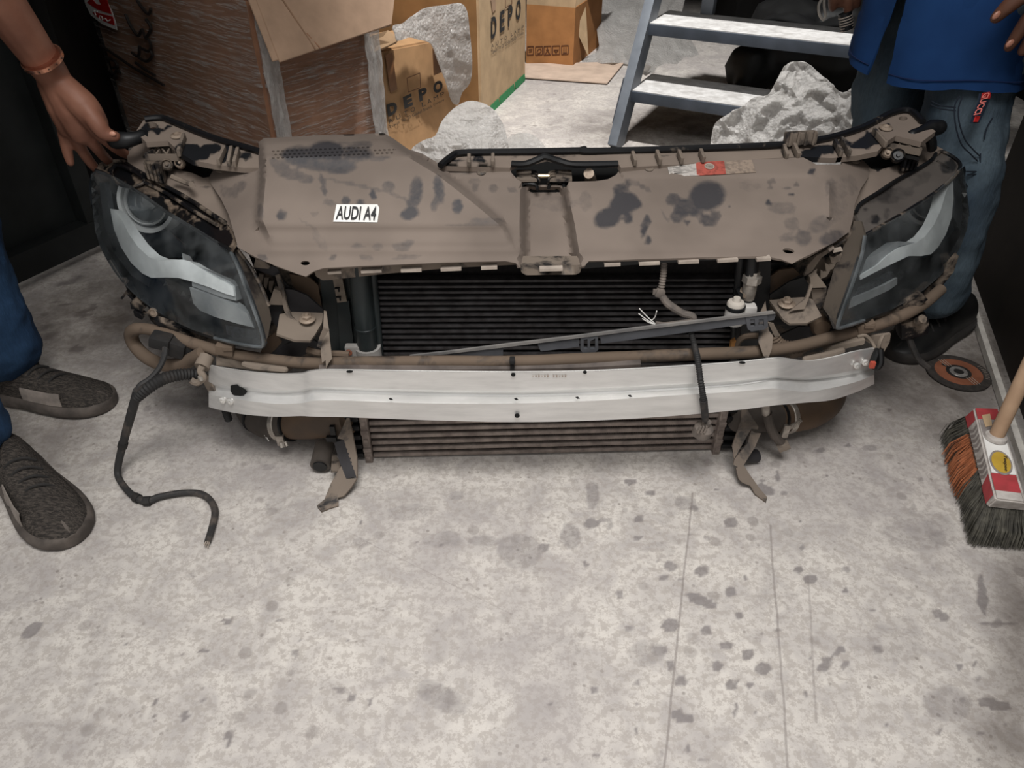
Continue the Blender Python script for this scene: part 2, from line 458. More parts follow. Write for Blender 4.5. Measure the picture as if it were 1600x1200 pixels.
SP_ = [(925,818,12,9,0,.8),(892,838,15,20,0,.6),(997,812,9,6,0,.8),(997,839,8,5,0,.8),(1142,817,12,9,0,.8),(850,855,10,7,0,.8),
 (812,862,36,28,10,.55),(1049,884,12,8,0,.7),(1037,902,7,6,0,.8),(1098,892,12,9,0,.8),(1095,938,25,9,22,1),(1141,925,10,9,0,.9),(1156,962,8,6,0,.9),
 (1048,977,14,10,0,.9),(983,982,9,5,0,.7),(967,928,8,7,0,.7),(1105,985,9,7,0,.8),(1135,1009,11,8,0,.9),(1168,1023,10,9,0,.9),(1192,1044,13,10,0,1),
 (1120,1041,9,9,0,.9),(1065,1066,10,10,0,.8),(1142,1070,8,8,0,.9),(1169,1070,6,5,0,.9),(1291,1032,9,9,0,.8),(1284,1045,8,7,0,.9),(1315,1015,7,7,0,.8),
 (1320,1040,8,7,0,.7),(1372,1015,7,6,0,.8),(1248,891,7,6,0,.9),(1265,905,10,7,0,.9),(1254,856,6,5,0,.7),(1322,890,9,6,0,.7),(1030,1017,12,10,0,.7),
 (1047,1040,6,8,0,.8),(1067,1120,20,7,15,1),(1147,1108,4,12,0,.8),(990,1137,4,4,0,.9),(1386,1131,5,4,0,.8),(1535,930,8,34,-5,.9),(1555,1100,28,7,10,1.2),
 (1470,960,16,8,25,.8),(1560,975,30,5,0,.8),(50,985,20,9,-30,.9),(320,1016,10,5,0,.9),(354,970,9,6,0,.8),(437,968,8,5,0,.8),(463,1022,8,6,0,.7),
 (532,1077,10,6,0,.7),(549,1089,9,8,0,.8),(577,1098,6,7,0,.8),(357,1155,6,14,0,.9),(287,1120,5,12,30,.9),(245,1097,4,8,25,.9),(690,1085,36,13,25,.6),
 (700,840,20,12,0,.5),(755,845,26,10,0,.5),(565,848,15,9,0,.5),(985,752,9,6,0,.9),(1015,770,8,5,0,.8),(1070,785,18,12,0,.55),(925,775,10,24,0,.6),
 (715,775,12,8,0,.5),(1545,830,12,9,0,.6),(1465,840,14,12,0,.6),(1425,795,6,12,0,.5),(1196,765,16,8,10,.9),(1215,745,5,10,0,.8),(1283,703,8,4,0,.8),
 (1291,743,3,3,0,1),(1120,764,4,4,0,.9),(120,545,14,5,-8,.9),(126,490,10,6,0,1),(145,480,9,5,0,.9),(140,492,6,3,0,.8),(90,473,5,3,0,1),(105,476,5,2,0,1),
 (75,523,11,7,-25,1),(72,513,8,5,-20,.9),(110,440,22,6,-25,.8),(230,640,8,5,0,.6),(215,625,12,9,0,.4),(320,610,18,12,0,.4),(260,720,14,10,0,.4),(100,730,14,8,0,.4),
 (330,530,14,8,0,.4),(350,690,18,8,0,.4),(420,730,12,7,0,.5),(430,790,16,10,0,.4),(300,900,10,5,0,.5),(140,860,18,10,0,.3),(240,875,12,6,0,.4),(1360,700,12,6,0,.6),(1390,640,6,3,0,.8)]
_r = random.Random(5)
for _ in range(150):
    px_, py_ = _r.uniform(0, 1600), _r.uniform(690, 1200); k_ = (.5 + .5*(px_ > 850)) * _r.uniform(2.2, 6.5) * (.6 + py_/2400)
    SP_.append((px_, py_, k_*1.25, k_*.85, _r.uniform(-20, 20), _r.uniform(.4, .85)))
SP_ += [(640,800,40,14,-5,.4),(690,845,34,12,0,.4),(1030,860,26,16,0,.35),(1440,830,60,34,0,.4),(1400,1000,50,40,0,.35),(1480,1100,40,30,0,.5),(1010,1020,30,22,0,.45),(1210,930,30,50,0,.3),(120,1160,90,40,0,.35),(360,1110,60,30,10,.3),(480,800,60,30,0,.3),(250,800,70,40,0,.25),(860,1000,60,30,20,.3),(560,960,50,30,0,.2),(690,1090,46,22,28,.5),(1380,760,60,26,0,.3)]
def build_floor():
    xs = np.concatenate([np.array([-6, -3.5, -2.4]), np.arange(-1.6, 1.62, .03), np.array([2.4, 3.5, 6])])
    xs = np.unique(np.concatenate([xs[xs < -1.05], np.arange(-1.05, 1.05, .006), xs[xs > 1.05]]).round(4))
    ys = np.unique(np.concatenate([np.array([-3., -1.2, -.3, .1]), np.arange(.28, 1.25, .006), np.arange(1.25, 2.0, .012), np.arange(2.0, 4.6, .05), np.array([5., 6.2])]).round(4))
    X, Y = np.meshgrid(xs, ys); n = X.size
    dep = Y * CP + CAMH * SP
    px = 800 + FPX * X / np.maximum(dep, .05); py = 600 - FPX * (Y * SP - CAMH * CP) / np.maximum(dep, .05)
    wv = np.zeros_like(X)
    jx = np.array([noise.noise((a*40, b*40, 0)) for a, b in zip(X.ravel(), Y.ravel())]).reshape(X.shape)
    for cx, cy, rx, ry, a, s in SP_:
        ca, sa = math.cos(rad(a)), math.sin(rad(a)); dx, dy = px-cx+jx*4, py-cy+np.roll(jx, 9, 1)*3
        d = np.hypot((dx*ca+dy*sa)/rx, (-dx*sa+dy*ca)/ry)
        q = np.clip((1.2-d)/.35, 0, 1); wv = np.maximum(wv, .65*s*q*q*(3-2*q))
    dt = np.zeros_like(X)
    for cx, cy, rx, ry, s in ((140, 500, 170, 110, 1.0), (1600, 1000, 80, 260, .8), (1590, 1150, 120, 120, .7), (1470, 600, 170, 130, .9), (60, 660, 160, 150, .6), (300, 560, 200, 100, .6), (1030, 200, 200, 40, .9), (780, 340, 500, 90, .5), (1540, 560, 90, 110, .9)):  # brown floor dirt mixed with painted shade by the doors and under the ladder
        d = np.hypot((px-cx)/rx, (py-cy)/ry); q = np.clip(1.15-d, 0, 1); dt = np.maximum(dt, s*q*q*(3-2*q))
    me = bpy.data.meshes.new('floor'); a, b = X.shape
    i = np.arange(n).reshape(X.shape)
    F = np.stack([i[:-1, :-1], i[:-1, 1:], i[1:, 1:], i[1:, :-1]], -1).reshape(-1, 4)
    me.from_pydata(np.stack([X, Y, 0*X], -1).reshape(-1, 3), [], F.tolist())
    for nm, v in (('wear', wv), ('dirt_shade', dt)):
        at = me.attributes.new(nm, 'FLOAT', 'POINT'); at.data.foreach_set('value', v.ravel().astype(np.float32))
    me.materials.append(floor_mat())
    o = bpy.data.objects.new('floor', me); COL.objects.link(o); o['kind'] = 'structure'
build_floor()

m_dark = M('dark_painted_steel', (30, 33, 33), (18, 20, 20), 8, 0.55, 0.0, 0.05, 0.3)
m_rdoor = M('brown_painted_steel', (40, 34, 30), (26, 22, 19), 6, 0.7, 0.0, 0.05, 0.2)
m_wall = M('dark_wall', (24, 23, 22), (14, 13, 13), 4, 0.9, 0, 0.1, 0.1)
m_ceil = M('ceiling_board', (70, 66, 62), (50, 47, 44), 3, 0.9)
def wall(name, a, b, h=2.6, th=0.06, mat=m_wall, z0=0.0):
    bm = newbm(); a = V((a[0], a[1], 0)); b = V((b[0], b[1], 0))
    d = (b-a).normalized(); nn = V((-d.y, d.x, 0))
    box(bm, (a+b)/2 + V((0, 0, z0 + h/2)), ((b-a).length, th, h), Matrix((d, nn, V((0, 0, 1)))).transposed())
    return struct(name, bm, mat)
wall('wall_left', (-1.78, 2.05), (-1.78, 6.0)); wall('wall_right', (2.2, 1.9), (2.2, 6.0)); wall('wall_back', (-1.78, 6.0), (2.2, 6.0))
wall('added_lintel', (-1.78, 2.05), (2.2, 2.05), h=.7, z0=1.9)  # unseen lintel wall, added to cut the sky light entering the store room
bm = newbm(); box(bm, (0.2, 4.05, 2.63), (4.1, 4.1, 0.06)); struct('ceiling', bm, m_ceil)
# steel door leaf standing open on the left, with its stiffening frame
dl = V((.477, .879, 0)).normalized(); nl = V((dl.y, -dl.x, 0)); L0 = V((-1.155, 1.975, 0))
def door_leaf(name, e0, d, n, ln, mats, frame=True):
    R = Matrix((d, -n, V((0, 0, 1)))).transposed()
    bm = newbm(); c = e0 - d * ln / 2
    box(bm, c - n * .012 + V((0, 0, 1.14)), (ln, .012, 2.2), R)
    o = struct(name, bm, mats)
    if frame:
        for k, (s0, s1, z0, z1) in enumerate(((0, ln, .03, .10), (0, ln, 1.0, 1.06), (0, ln, 2.16, 2.24), (.0, .05, .1, 2.16), (.30, .36, .1, 2.16), (.85, .91, .1, 2.16), (ln-.05, ln, .1, 2.16))):
            b2 = newbm(); box(b2, e0 - d*(s0+s1)/2 + n*.018 + V((0, 0, (z0+z1)/2)), (s1-s0, .046, z1-z0), R, .003)
            obj('frame_bar', b2, mats, o)
    return o
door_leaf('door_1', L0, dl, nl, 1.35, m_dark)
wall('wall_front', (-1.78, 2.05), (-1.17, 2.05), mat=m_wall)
wall('dark_gap_wall', (-1.17, 2.05), (-1.47, 2.86), mat=m_wall)  # dark wall panel added to black out the floor gap beside the carton
# right door leaf: its pale lower edge strip lies on the floor line seen in the photograph
ra, rb = PZ(1508, 452), PZ(1574, 655); dr = (ra - rb).normalized(); nr = V((-dr.y, dr.x, 0))
ra2 = ra + dr * .10
door_leaf('door_2', ra2, dr, nr, 1.5, m_rdoor, False)
bm = newbm(); bar(bm, ra2 + nr*.004 + V((0, 0, .012)), ra2 - dr*1.5 + nr*.004 + V((0, 0, .012)), .012, .018)
struct('trim_1', bm, M('pale_edge_strip', (205, 200, 192), (170, 165, 158), 30, .6))
# ------------------------------------------------------------------ the car front end
m_cover = dusty('dusty_cover', (124, 112, 103), (48, 49, 54), wear=True)
m_dust = dusty('dusty_plastic', (124, 112, 101), (40, 38, 38), 0.62, 22)
m_grimy = dusty('grimy_plastic', (120, 107, 95), (20, 20, 22), 0.40, 26, rough_b=0.35)
m_dirtbrkt = dusty('dusty_steel_bracket', (130, 118, 106), (76, 69, 64), 0.68, 18)
m_hose = dusty('dusty_hose', (106, 91, 78), (58, 51, 46), 0.7, 14)
m_black = M('black_plastic', (24, 25, 27), (14, 14, 15), 20, 0.45)
m_blackrub = M('black_rubber', (32, 31, 31), (58, 52, 48), 25, 0.7, lo=.5, hi=.75)
m_tank = M('green_black_plastic', (30, 37, 38), (22, 27, 28), 14, 0.4)
m_alu = None
def alu():
    t = NT('brushed_aluminium')
    f = t.noise(30, 6, 0.6, vec=t.stretch((0.35, 1, 2.2))); g = t.noise(9, 4)
    t.col(t.mix(t.ramp(f, 0.3, 0.7), lin((232, 231, 229)), lin((210, 209, 207))))
    t.set(t.ramp(g, .3, .7, .36, .46), 0.62, 0.5); t.bump(f, 0.05, 0.001); return t.m
m_alu = alu()
m_metal = M('grey_zinc_metal', (176, 170, 162), (130, 122, 114), 40, .45, .6)
m_boltm = M('dusty_bolt_steel', (172, 156, 140), (128, 112, 98), 60, .6, .35)
m_hole = M('dark_hollow', (8, 8, 8), (5, 5, 5), 10, .9)
m_ltab = M('pale_dusty_edge', (176, 164, 152), (150, 138, 128), 40, .8)
m_fin = M('dark_fins', (34, 29, 28), (20, 17, 17), 200, .75, .2)
m_ctube = M('dark_condenser_tube', (62, 60, 61), (40, 37, 37), 60, .5, .35)
m_ictube = M('dusty_intercooler_tube', (146, 134, 126), (112, 101, 95), 50, .65, .2)
m_icfin = M('intercooler_fins', (78, 66, 60), (46, 38, 35), 220, .8, .1)
m_grey = M('grey_plastic_strip', (80, 81, 85), (66, 67, 71), 20, .55)
m_paper = M('white_paper', (236, 234, 230), (222, 220, 216), 30, .7)
m_ink = M('black_ink', (22, 22, 24), (34, 34, 36), 50, .6)

FE = thing('car_front_end', 'dusty dismantled car front end with headlights and bare aluminium beam standing on the floor', 'car part', (0, 1.12, 0))

# ---- cover panel
zb = lerpt([(170, .535), (215, .522), (250, .505), (300, .482), (350, .457), (392, .440), (405, .434), (415, .430), (440, .412)])
hz = lerpt([(205, .545), (222, .548), (245, .545), (262, .532), (350, .474), (362, .462), (392, .4405), (420, .43)])
hump = polymask([(402, 222), (412, 213), (602, 206), (640, 232), (690, 262), (745, 305), (789, 342), (800, 360), (810, 392), (420, 392), (397, 345), (402, 280)], 13)
chan = polymask([(811, 282), (887, 282), (909, 405), (909, 425), (811, 425)], 17)
def zc(px, py):
    z = zb(py); h = hump(px, py)
    if h: z = z * (1-h) + max(hz(py), z) * h
    c = chan(px, py); z -= .024 * c
    if px < 410: z -= ((410-px)/80)**1.5 * .030
    if px > 1285: z -= ((px-1285)/70)**1.5 * .030
    if 392 < py < 412 and not c: z += .003 * math.sin((py-392)/20*math.pi)
    z += .004 * math.exp(-((px-404)/5)**2) * (1 if 318 < py < 358 else 0) + .004 * math.exp(-((px-1296)/5)**2) * (1 if 285 < py < 340 else 0)
    z += .0025 * smooth01((278 - py)/4) * (1 if 690 < px < 800 or 970 < px < 1270 else 0)
    return z
cover_out = [(404,240),(404,222),(412,216),(500,211),(600,208),(614,216),(638,233),(660,240),(680,252),(692,261),(797,262),(799,270),(808,280),(815,284),(816,292),(885,292),(889,284),(930,283),(950,280),(963,273),(970,262),(1060,257),(1170,249),(1255,246),(1265,251),(1275,257),(1315,257),(1318,248),(1338,244),(1350,252),(1360,262),(1358,275),(1345,295),(1336,318),(1332,345),(1327,362),(1305,378),(1275,393),(1250,405),(1238,412),(1220,405),(1195,400),(1100,402),(1000,405),(920,408),(914,415),(905,418),(812,418),(806,411),(790,408),(700,410),(560,416),(505,419),(490,424),(478,432),(465,428),(430,415),(400,402),(372,387),(365,362),(357,335),(345,310),(330,288),(326,278),(335,262),(352,257),(404,262)]
SM = [(470,241,32,13,0,.9),(510,236,30,16,0,1),(555,240,30,12,5,.8),(480,255,40,10,12,.8),(530,260,28,13,0,.8),(560,230,24,10,-12,.6),(455,272,26,10,10,.6),(478,280,14,8,0,.6),
 (440,262,24,10,35,.6),(595,247,18,5,-8,.6),(650,300,11,26,8,.8),(643,318,8,14,20,.7),(640,334,16,9,-12,.95),(686,296,9,24,-8,.8),(679,318,6,16,15,.7),(607,292,11,10,0,.6),(583,305,6,8,0,.95),
 (540,315,8,8,0,.85),(563,318,8,7,0,.85),(515,317,14,6,10,.5),(505,288,5,20,-12,.7),(560,290,60,4,12,.5),(625,308,20,4,18,.5),(440,336,9,9,0,.8),(490,333,8,5,0,.45),(715,322,9,12,10,.9),
 (760,345,30,6,0,.5),(740,352,50,3,0,.45),(560,386,13,5,0,.5),(590,386,10,7,0,.5),(628,385,18,9,0,.55),(640,378,10,5,0,.5),(572,402,14,6,15,.45),(635,402,26,5,-5,.45),(520,402,8,5,-20,.6),(410,402,10,6,20,.6),
 (407,330,5,16,0,.55),(480,350,18,4,30,.4),(500,375,10,22,-35,.35),(742,294,7,9,0,.5),(770,294,8,9,0,.5),(800,296,9,6,15,.5),(742,283,12,6,0,.4),(720,270,14,6,0,.35),
 (968,298,11,12,0,.85),(981,288,6,7,0,.75),(975,318,24,18,-20,1),(950,340,24,16,-20,.95),(990,318,14,10,10,.95),(982,342,8,9,0,.85),(985,302,4,4,0,.6),(915,315,12,18,0,.4),(1005,292,16,5,28,.55),(985,285,12,6,20,.4),
 (1011,344,7,9,0,.85),(1006,358,6,14,8,.85),(1013,376,7,7,0,.85),(1052,312,13,11,0,.75),(1066,325,14,16,0,.85),(1058,338,12,11,0,.75),(1105,306,30,24,-15,.95),(1085,322,18,18,0,.8),(1105,345,16,9,20,.8),(1118,338,10,10,0,.7),(1074,348,4,4,0,.8),(1038,338,4,12,-30,.5),
 (1200,316,5,5,0,.95),(1139,321,3,3,0,.7),(1207,284,8,5,0,.6),(1204,292,7,3,0,.6),(1230,294,8,4,0,.6),(1237,304,4,4,0,.9),(1245,288,6,4,0,.6),(1172,290,24,11,0,.3),(1222,325,24,12,0,.45),(1237,350,14,12,10,.45),(1268,268,6,6,0,.95),
 (1300,372,22,12,-20,.7),(1255,372,14,14,0,.6),(1230,372,14,8,0,.5),(1282,350,22,14,-25,.5),(1310,320,16,30,0,.35),(1298,295,10,20,0,.45),(1325,290,18,20,0,.35),(1240,345,8,8,0,.5),
 (375,292,14,9,-35,.5),(362,300,14,8,30,.5),(388,270,14,4,-30,.4),(350,300,6,14,-20,.4),(505,228,60,7,-3,.4),(868,318,40,14,0,.35),(850,300,30,8,0,.25),(960,260,30,4,0,.3)]
holes = [ell(477, 411, 7, 3.5), ell(1232, 392, 9, 4, 8)]
for r_ in range(3):
    for k in range(26):
        px, py = 427 + k*7.4 + (r_ % 2)*3.7, 236.5 + r_*5.2 - k*.32
        if 27 > k > 20 and r_ == 0: continue
        if 583 > px > 576: continue
        if px < 622: holes.append(ell(px, py, 2.3, 1.5, 0, 7))
def inset(poly, k):
    cx = sum(p[0] for p in poly)/len(poly); cy = sum(p[1] for p in poly)/len(poly); out = []
    n = len(poly)
    for i in range(n):
        a, b, c = poly[i-1], poly[i], poly[(i+1) % n]
        e1 = V((b[0]-a[0], b[1]-a[1])).normalized(); e2 = V((c[0]-b[0], c[1]-b[1])).normalized()
        nn = V((-e1.y-e2.y, e1.x+e2.x)); nn = nn.normalized() if nn.length > 1e-6 else V((-e1.y, e1.x))
        q = (b[0]+nn.x*k, b[1]+nn.y*k)
        if not inside([q], poly)[0]: q = (b[0]-nn.x*k, b[1]-nn.y*k)
        out.append(q)
    return out
HUMP = [(402, 222), (412, 213), (602, 206), (640, 232), (690, 262), (745, 305), (789, 342), (800, 360), (810, 392), (420, 392), (397, 345), (402, 280)]
hl = [(406, 280), (400, 345), (422, 390), (806, 390)]
lines = [[(638,235),(690,266),(745,309),(787,346)], inset(HUMP, 13)[3:8], inset(HUMP, 6)[3:9], inset(HUMP, 13)[8:12], [(397.5,346),(421,391.5),(806,391.5),(799,361)], [(440,352),(600,352),(785,352)], [(1296,282),(1296,345)], [(1291,282),(1291,345)], [(1301,282),(1301,345)], [(404,316),(404,360)], [(399,316),(399,338)], [(409,316),(409,360)],
 [(813,297),(811.5,350),(813,412)], [(820,297),(819,350),(821,412)], [(829,297),(829,412)], [(886,297),(898,350),(908,412)], [(880,297),(891,350),(899,412)], [(870,297),(881,350),(890,412)]]
obj('cover_panel', sheet(cover_out, zc, 'Z', .004, holes, 5.5, smudges(SM), lines=lines), m_cover, FE, 40)
cover = COL.objects['cover_panel'] if 'cover_panel' in COL.objects else bpy.data.objects['cover_panel']
# paper sticker with its lettering
st = sheet([(526, 320), (590, 320), (593, 326), (590, 348), (521, 347)], zc, 'Z', .0006, (), 8, None, None, off=.0014)
stk = obj('paper_sticker', st, m_paper, FE); stk['label'] = 'white paper sticker lettered in black'
o0, ox, oy = PZ(525, 344.5, zc(525, 345)), PZ(587, 345.5, zc(587, 345)), PZ(528, 323, zc(528, 323))
text('AUDI A4', o0, ox-o0, oy-o0, (oy-o0).length, (ox-o0).length, .018, m_ink, stk, lift=.0032)
# warning label near the back edge: pale, red and faded panels
for nm, q, c in (('warning_label', [(1042,256),(1100,253.5),(1103,274.5),(1046,277)], (176,170,164)), ('warning_label', [(1087,255),(1131,252.5),(1134,273),(1089,275.5)], (168,82,70)), ('warning_label', [(1131,252.5),(1174,250.5),(1181,270),(1134,273)], (146,130,116))):
    lb = obj(nm, sheet(q, zc, 'Z', .0006, (), 8, None, None, off=.0014 + .0004*(c[0] == 168)), M('label_%d' % c[0], c, tuple(int(x*.82) for x in c), 120, .7, lo=.45, hi=.6), FE)
    if c[0] == 168:
        lb['label'] = 'red panel of the warning label'
        b2 = newbm(); p = PZ(1108, 262.5, zc(1108, 263)) + V((0, 0, .003)); nn = V((0, -.25, 1)).normalized()
        lathe(b2, [(.0068, 0), (.0085, 0), (.0085, .0005), (.0068, .0005), (.0068, 0)], p, nn, 20); obj('printed_ring', b2, m_ltab, lb)
    if c[0] == 176:
        b2 = newbm()
        for k in range(5):
            a, b_ = PZ(1050 + k*.8, 261 + k*2.9, zc(1050, 262+k*3)), PZ(1078 + (k % 2)*6, 260 + k*2.9, zc(1080, 262+k*3)); bar(b2, a + V((0, 0, .0024)), b_ + V((0, 0, .0024)), .0012, .0004)
        obj('printed_lines', b2, M('faded_print', (120, 116, 112)), lb); 
for px, py in ((347, 265), (1335, 251), (752, 270), (1014, 264)):
    b2 = newbm(); screw(b2, PZ(px, py, zc(px, py)) + V((0, 0, .001)), (0, -.3, 1), .011 if px in (347, 1335) else .008); obj('clip_screw', b2, m_dust, FE)
# ---- duct lip under the cover with its pale slots
lip = sheet([(488,416),(700,404),(812,400),(815,413),(700,419),(600,428),(520,437),(504,438),(494,432)], 1.088, 'Y', .004, (), 12); obj('duct_lip', lip, m_dust, FE)
lip = sheet([(905,400),(1190,394),(1205,402),(1000,413),(908,420)], 1.088, 'Y', .004, (), 12); obj('duct_lip', lip, m_black, FE)
bm = sheet([(812,414),(910,414),(906,426),(900,429),(822,430),(815,426)], 1.066, 'Y', .03, (), 12); obj('channel_box', bm, m_dust, FE)
for (a, y0, b_, y1) in ((513,424,534,422.5),(565,422.5,597,421),(627,421,659,420),(689,419.5,721,418),(752,417,777,416),(843,419.5,879,418.5),(944,412,969,411),(998,410.5,1030,409),(1059,408,1091,406.5),(1120,406,1152,404),(1181,404,1203,402.5)):
    b2 = newbm(); p, q = PY(a, y0, 1.062 if a == 843 else 1.074), PY(b_, y1, 1.062 if a == 843 else 1.074); bar(b2, p, q, .012, .0045); obj('slot_tab', b2, m_ltab, FE)

# ---- lock carrier (the long upper bridge)
zk = tps([(225,187,.525),(210,207,.52),(330,215,.512),(330,250,.505),(408,238,.51),(408,262,.502),(690,250,.515),(720,240,.518),(800,258,.508),(950,235,.518),(970,260,.508),(1100,230,.516),(1100,250,.508),(1250,224,.516),(1250,246,.506),(1340,203,.52),(1345,240,.508),(1400,176,.528),(1450,200,.525),(1400,225,.515)])
kw = smudges([(300,238,30,13,10,1),(330,232,18,9,0,.8),(352,240,8,16,12,.9),(368,242,6,16,12,.9),(385,243,10,10,0,.7),(235,197,12,5,0,.8),(232,205,24,4,0,.9),(255,203,16,5,-25,.7),(715,252,10,7,0,.7),(748,250,15,8,0,.7),(800,246,22,5,0,.5),(830,245,12,4,0,.5),(880,246,34,4,0,.5),(925,246,15,5,0,.4),(1040,243,14,4,0,.5),(1275,238,28,9,-10,.95),(1290,232,20,8,0,.9),(1360,218,18,12,-15,.95),(1345,226,15,8,0,.8),(1322,228,6,14,-20,.8),(1390,200,12,5,35,.8)])
m_carr = dusty('dusty_carrier', (132, 119, 108), (26, 27, 30), wear='sharp', rough_b=.5)
obj('lock_carrier', sheet([(224,188),(252,185),(268,190),(300,203),(330,216),(370,228),(410,238),(412,262),(380,262),(335,257),(300,250),(283,240),(262,220),(228,222),(212,206)], zk, 'Z', .01, [ell(238,196,8,5)], 7, kw), m_carr, FE)
obj('lock_carrier', sheet([(1420,174),(1392,179),(1340,204),(1250,225),(1180,230),(1100,233),(912,236),(720,240),(705,245),(688,259),(797,262),(800,258),(812,252),(840,248),(855,244),(880,250),(930,254),(965,254),(970,262),(1060,257),(1170,249),(1255,245),(1300,247),(1340,243),(1372,236),(1384,222),(1400,212),(1440,222),(1462,205),(1440,190)], zk, 'Z', .01, [ell(1411,185,7,3.5)], 8, kw), m_carr, FE)
m_lip = dusty('carrier_lip_rubber', (96, 86, 76), (20, 20, 22), 0.12, 40)
def edge_lip(pts, r=.006, z=.004):
    bm = newbm(); tube(bm, [PZ(x, y, zk(x, y) + z) for x, y in pts], r, 8, 5); return obj('carrier_lip', bm, m_lip, FE)
edge_lip([(226,186),(252,184),(270,190),(330,214),(370,226),(408,237)]); edge_lip([(688,259),(705,245),(722,238.5),(800,237),(905,235),(912,233),(925,236),(1100,231),(1250,223),(1340,202),(1392,177),(1422,173),(1442,190)])
for (a, b_) in (((351,232),(341,254)),((362,232),(357,256)),((372,234),(366,257)),((733,244),(733,258)),((770,243),(770,257)),((988,240),(993,255)),((1026,238),(1032,254)),((1060,237),(1066,252)),((1094,236),(1100,250)),((1224,229),(1230,245)),((1240,227),(1248,244)),((1304,221),(1315,241)),((1314,217),(1328,240)),((288,212),(279,240)),((1365,204),(1384,226))):
    bm = newbm(); up = .006
    bar(bm, PZ(*a, zk(*a)+up), PZ(*b_, zk(*b_)+up), .006, .012, (0, 0, 1), .002); obj('carrier_rib', bm, m_dust, FE)
bm = newbm(); a, b_ = PZ(1226,217,.53), PZ(1275,214,.532); bar(bm, a, b_, .016, .022, (0, 0, 1), .004)
for k in range(4): p = a.lerp(b_, .12+k*.25); bar(bm, p + V((0,-.01,-.01)), p + V((0,-.01,.014)), .004, .004, (0,1,0))
obj('ribbed_clip', bm, m_dust, FE)
for px, py in ((277,212),(1384,200)):
    bm = newbm(); screw(bm, PZ(px, py, zk(px, py) + .002), (0, -.2, 1), .012); obj('carrier_screw', bm, m_boltm, FE)
# lower shelf between carrier and headlights
zsL = tps([(200,240,.468),(260,215,.49),(340,262,.47),(355,330,.425),(362,375,.405),(195,258,.455),(290,305,.44)])
zsR = tps([(1470,225,.468),(1400,215,.49),(1350,262,.47),(1336,318,.425),(1335,365,.405),(1465,240,.455),(1400,290,.44)])
obj('side_shelf', sheet([(198,240),(215,222),(262,214),(300,235),(345,250),(352,300),(372,350),(378,385),(362,365),(335,335),(290,305),(240,276),(200,258)], zsL, 'Z', .004, [[(300,250),(338,252),(334,275),(318,278),(300,270),(262,262),(255,252),(275,245)]], 9, smudges([(230,245,12,7,0,.7),(300,285,10,5,-30,.5),(320,290,20,4,0,.5)])), m_carr, FE)
obj('side_shelf', sheet([(1478,235),(1440,217),(1400,210),(1375,232),(1330,245),(1335,290),(1325,330),(1322,372),(1340,362),(1345,335),(1400,295),(1440,260),(1470,245)], zsR, 'Z', .004, [[(1343,240),(1352,262),(1372,266),(1412,254),(1420,245),(1385,238),(1366,240)]], 9, smudges([(1400,255,20,6,-20,.6),(1370,262,14,5,30,.8)])), m_carr, FE)
# headlamp adjuster lattices with their round caps and the black stops at both ends
def lattice(corners, z, caps, side):
    g = newbm(); P = [PZ(x, y, z) for x, y in corners]
    def at(u, v): return (P[0].lerp(P[1], u)).lerp(P[3].lerp(P[2], u), v)
    for k in range(4): bar(g, at(k/3, 0), at(k/3, 1), .0032, .012)
    for k in range(3): bar(g, at(0, k/2), at(1, k/2), .0032, .012)
    bar(g, at(0, 0), at(2/3, 1), .003, .014); bar(g, at(1/3, 0), at(1, 1), .003, .014); bar(g, at(.5, 0), at(0, 1), .003, .014)
    q = obj('adjuster_lattice', g, m_dust, FE)
    g = newbm(); prism(g, [at(-.02, -.02) - V((0,0,.009)), at(1.02, -.02) - V((0,0,.009)), at(1.02, 1.02) - V((0,0,.009)), at(-.02, 1.02) - V((0,0,.009))], (0, 0, -.006)); obj('lattice_floor', g, m_black, q)
    for i, (px, py, r) in enumerate(caps):
        g = newbm(); n = V((.25*side, -.75, .55)); c = PZ(px, py, z - .012)
        lathe(g, [(0, 0), (r*1.15, 0), (r*1.15, .012), (r*.85, .015), (r*.8, .010), (r*.35, .010), (r*.3, .014), (0, .014)], c - n.normalized()*.008, n, 18); obj('adjuster_cap', g, (m_boltm if i == 0 else m_grimy), q)
lattice([(246,226),(285,222),(278,246),(228,246)], .492, [(281,255,.008),(261,258,.009)], 1)
lattice([(1385,210),(1436,221),(1438,238),(1388,228)], .500, [(1387,239,.009),(1403,243,.011)], -1)
def ribblock(pts, z, dz):
    g = newbm(); P = [PZ(x, y, z) for x, y in pts]; prism(g, P, (0, 0, -dz))
    for k in range(4): 
        p = P[0].lerp(P[1], (k+.3)/4); prism(g, [p + V((0,-.006,.002)), p + V((.004,-.006,.002)), p + V((.004,0,.002)), p + V((0,0,.002))], (0, 0, -dz))
    obj('ribbed_block', g, m_grimy, FE)
ribblock([(224,254),(250,262),(256,246),(232,240)], .487, .03); ribblock([(1412,243),(1438,240),(1440,226),(1418,232)], .487, .03)
g = newbm(); tube(g, [PZ(181,219,.512), PZ(196,219,.513), PZ(212,216,.514), PZ(222,212,.515)], [.016,.015,.012,.011], 12, 4, round_ends=True)
tube(g, [PZ(210,212,.516), PZ(226,207,.516), PZ(232,220,.51), PZ(240,228,.505)], [.006,.007,.007,.006], 8, 4); obj('rubber_stop', g, m_black, FE)
g = newbm(); tube(g, [PZ(1425,211,.516), PZ(1438,208,.516), PZ(1455,201,.52), PZ(1467,199,.522)], [.010,.012,.016,.014], 12, 4, round_ends=True)
tube(g, [PZ(1452,210,.515), PZ(1455,222,.50), PZ(1456,232,.485)], [.010,.010,.009], 8, 4); obj('rubber_stop', g, m_black, FE)
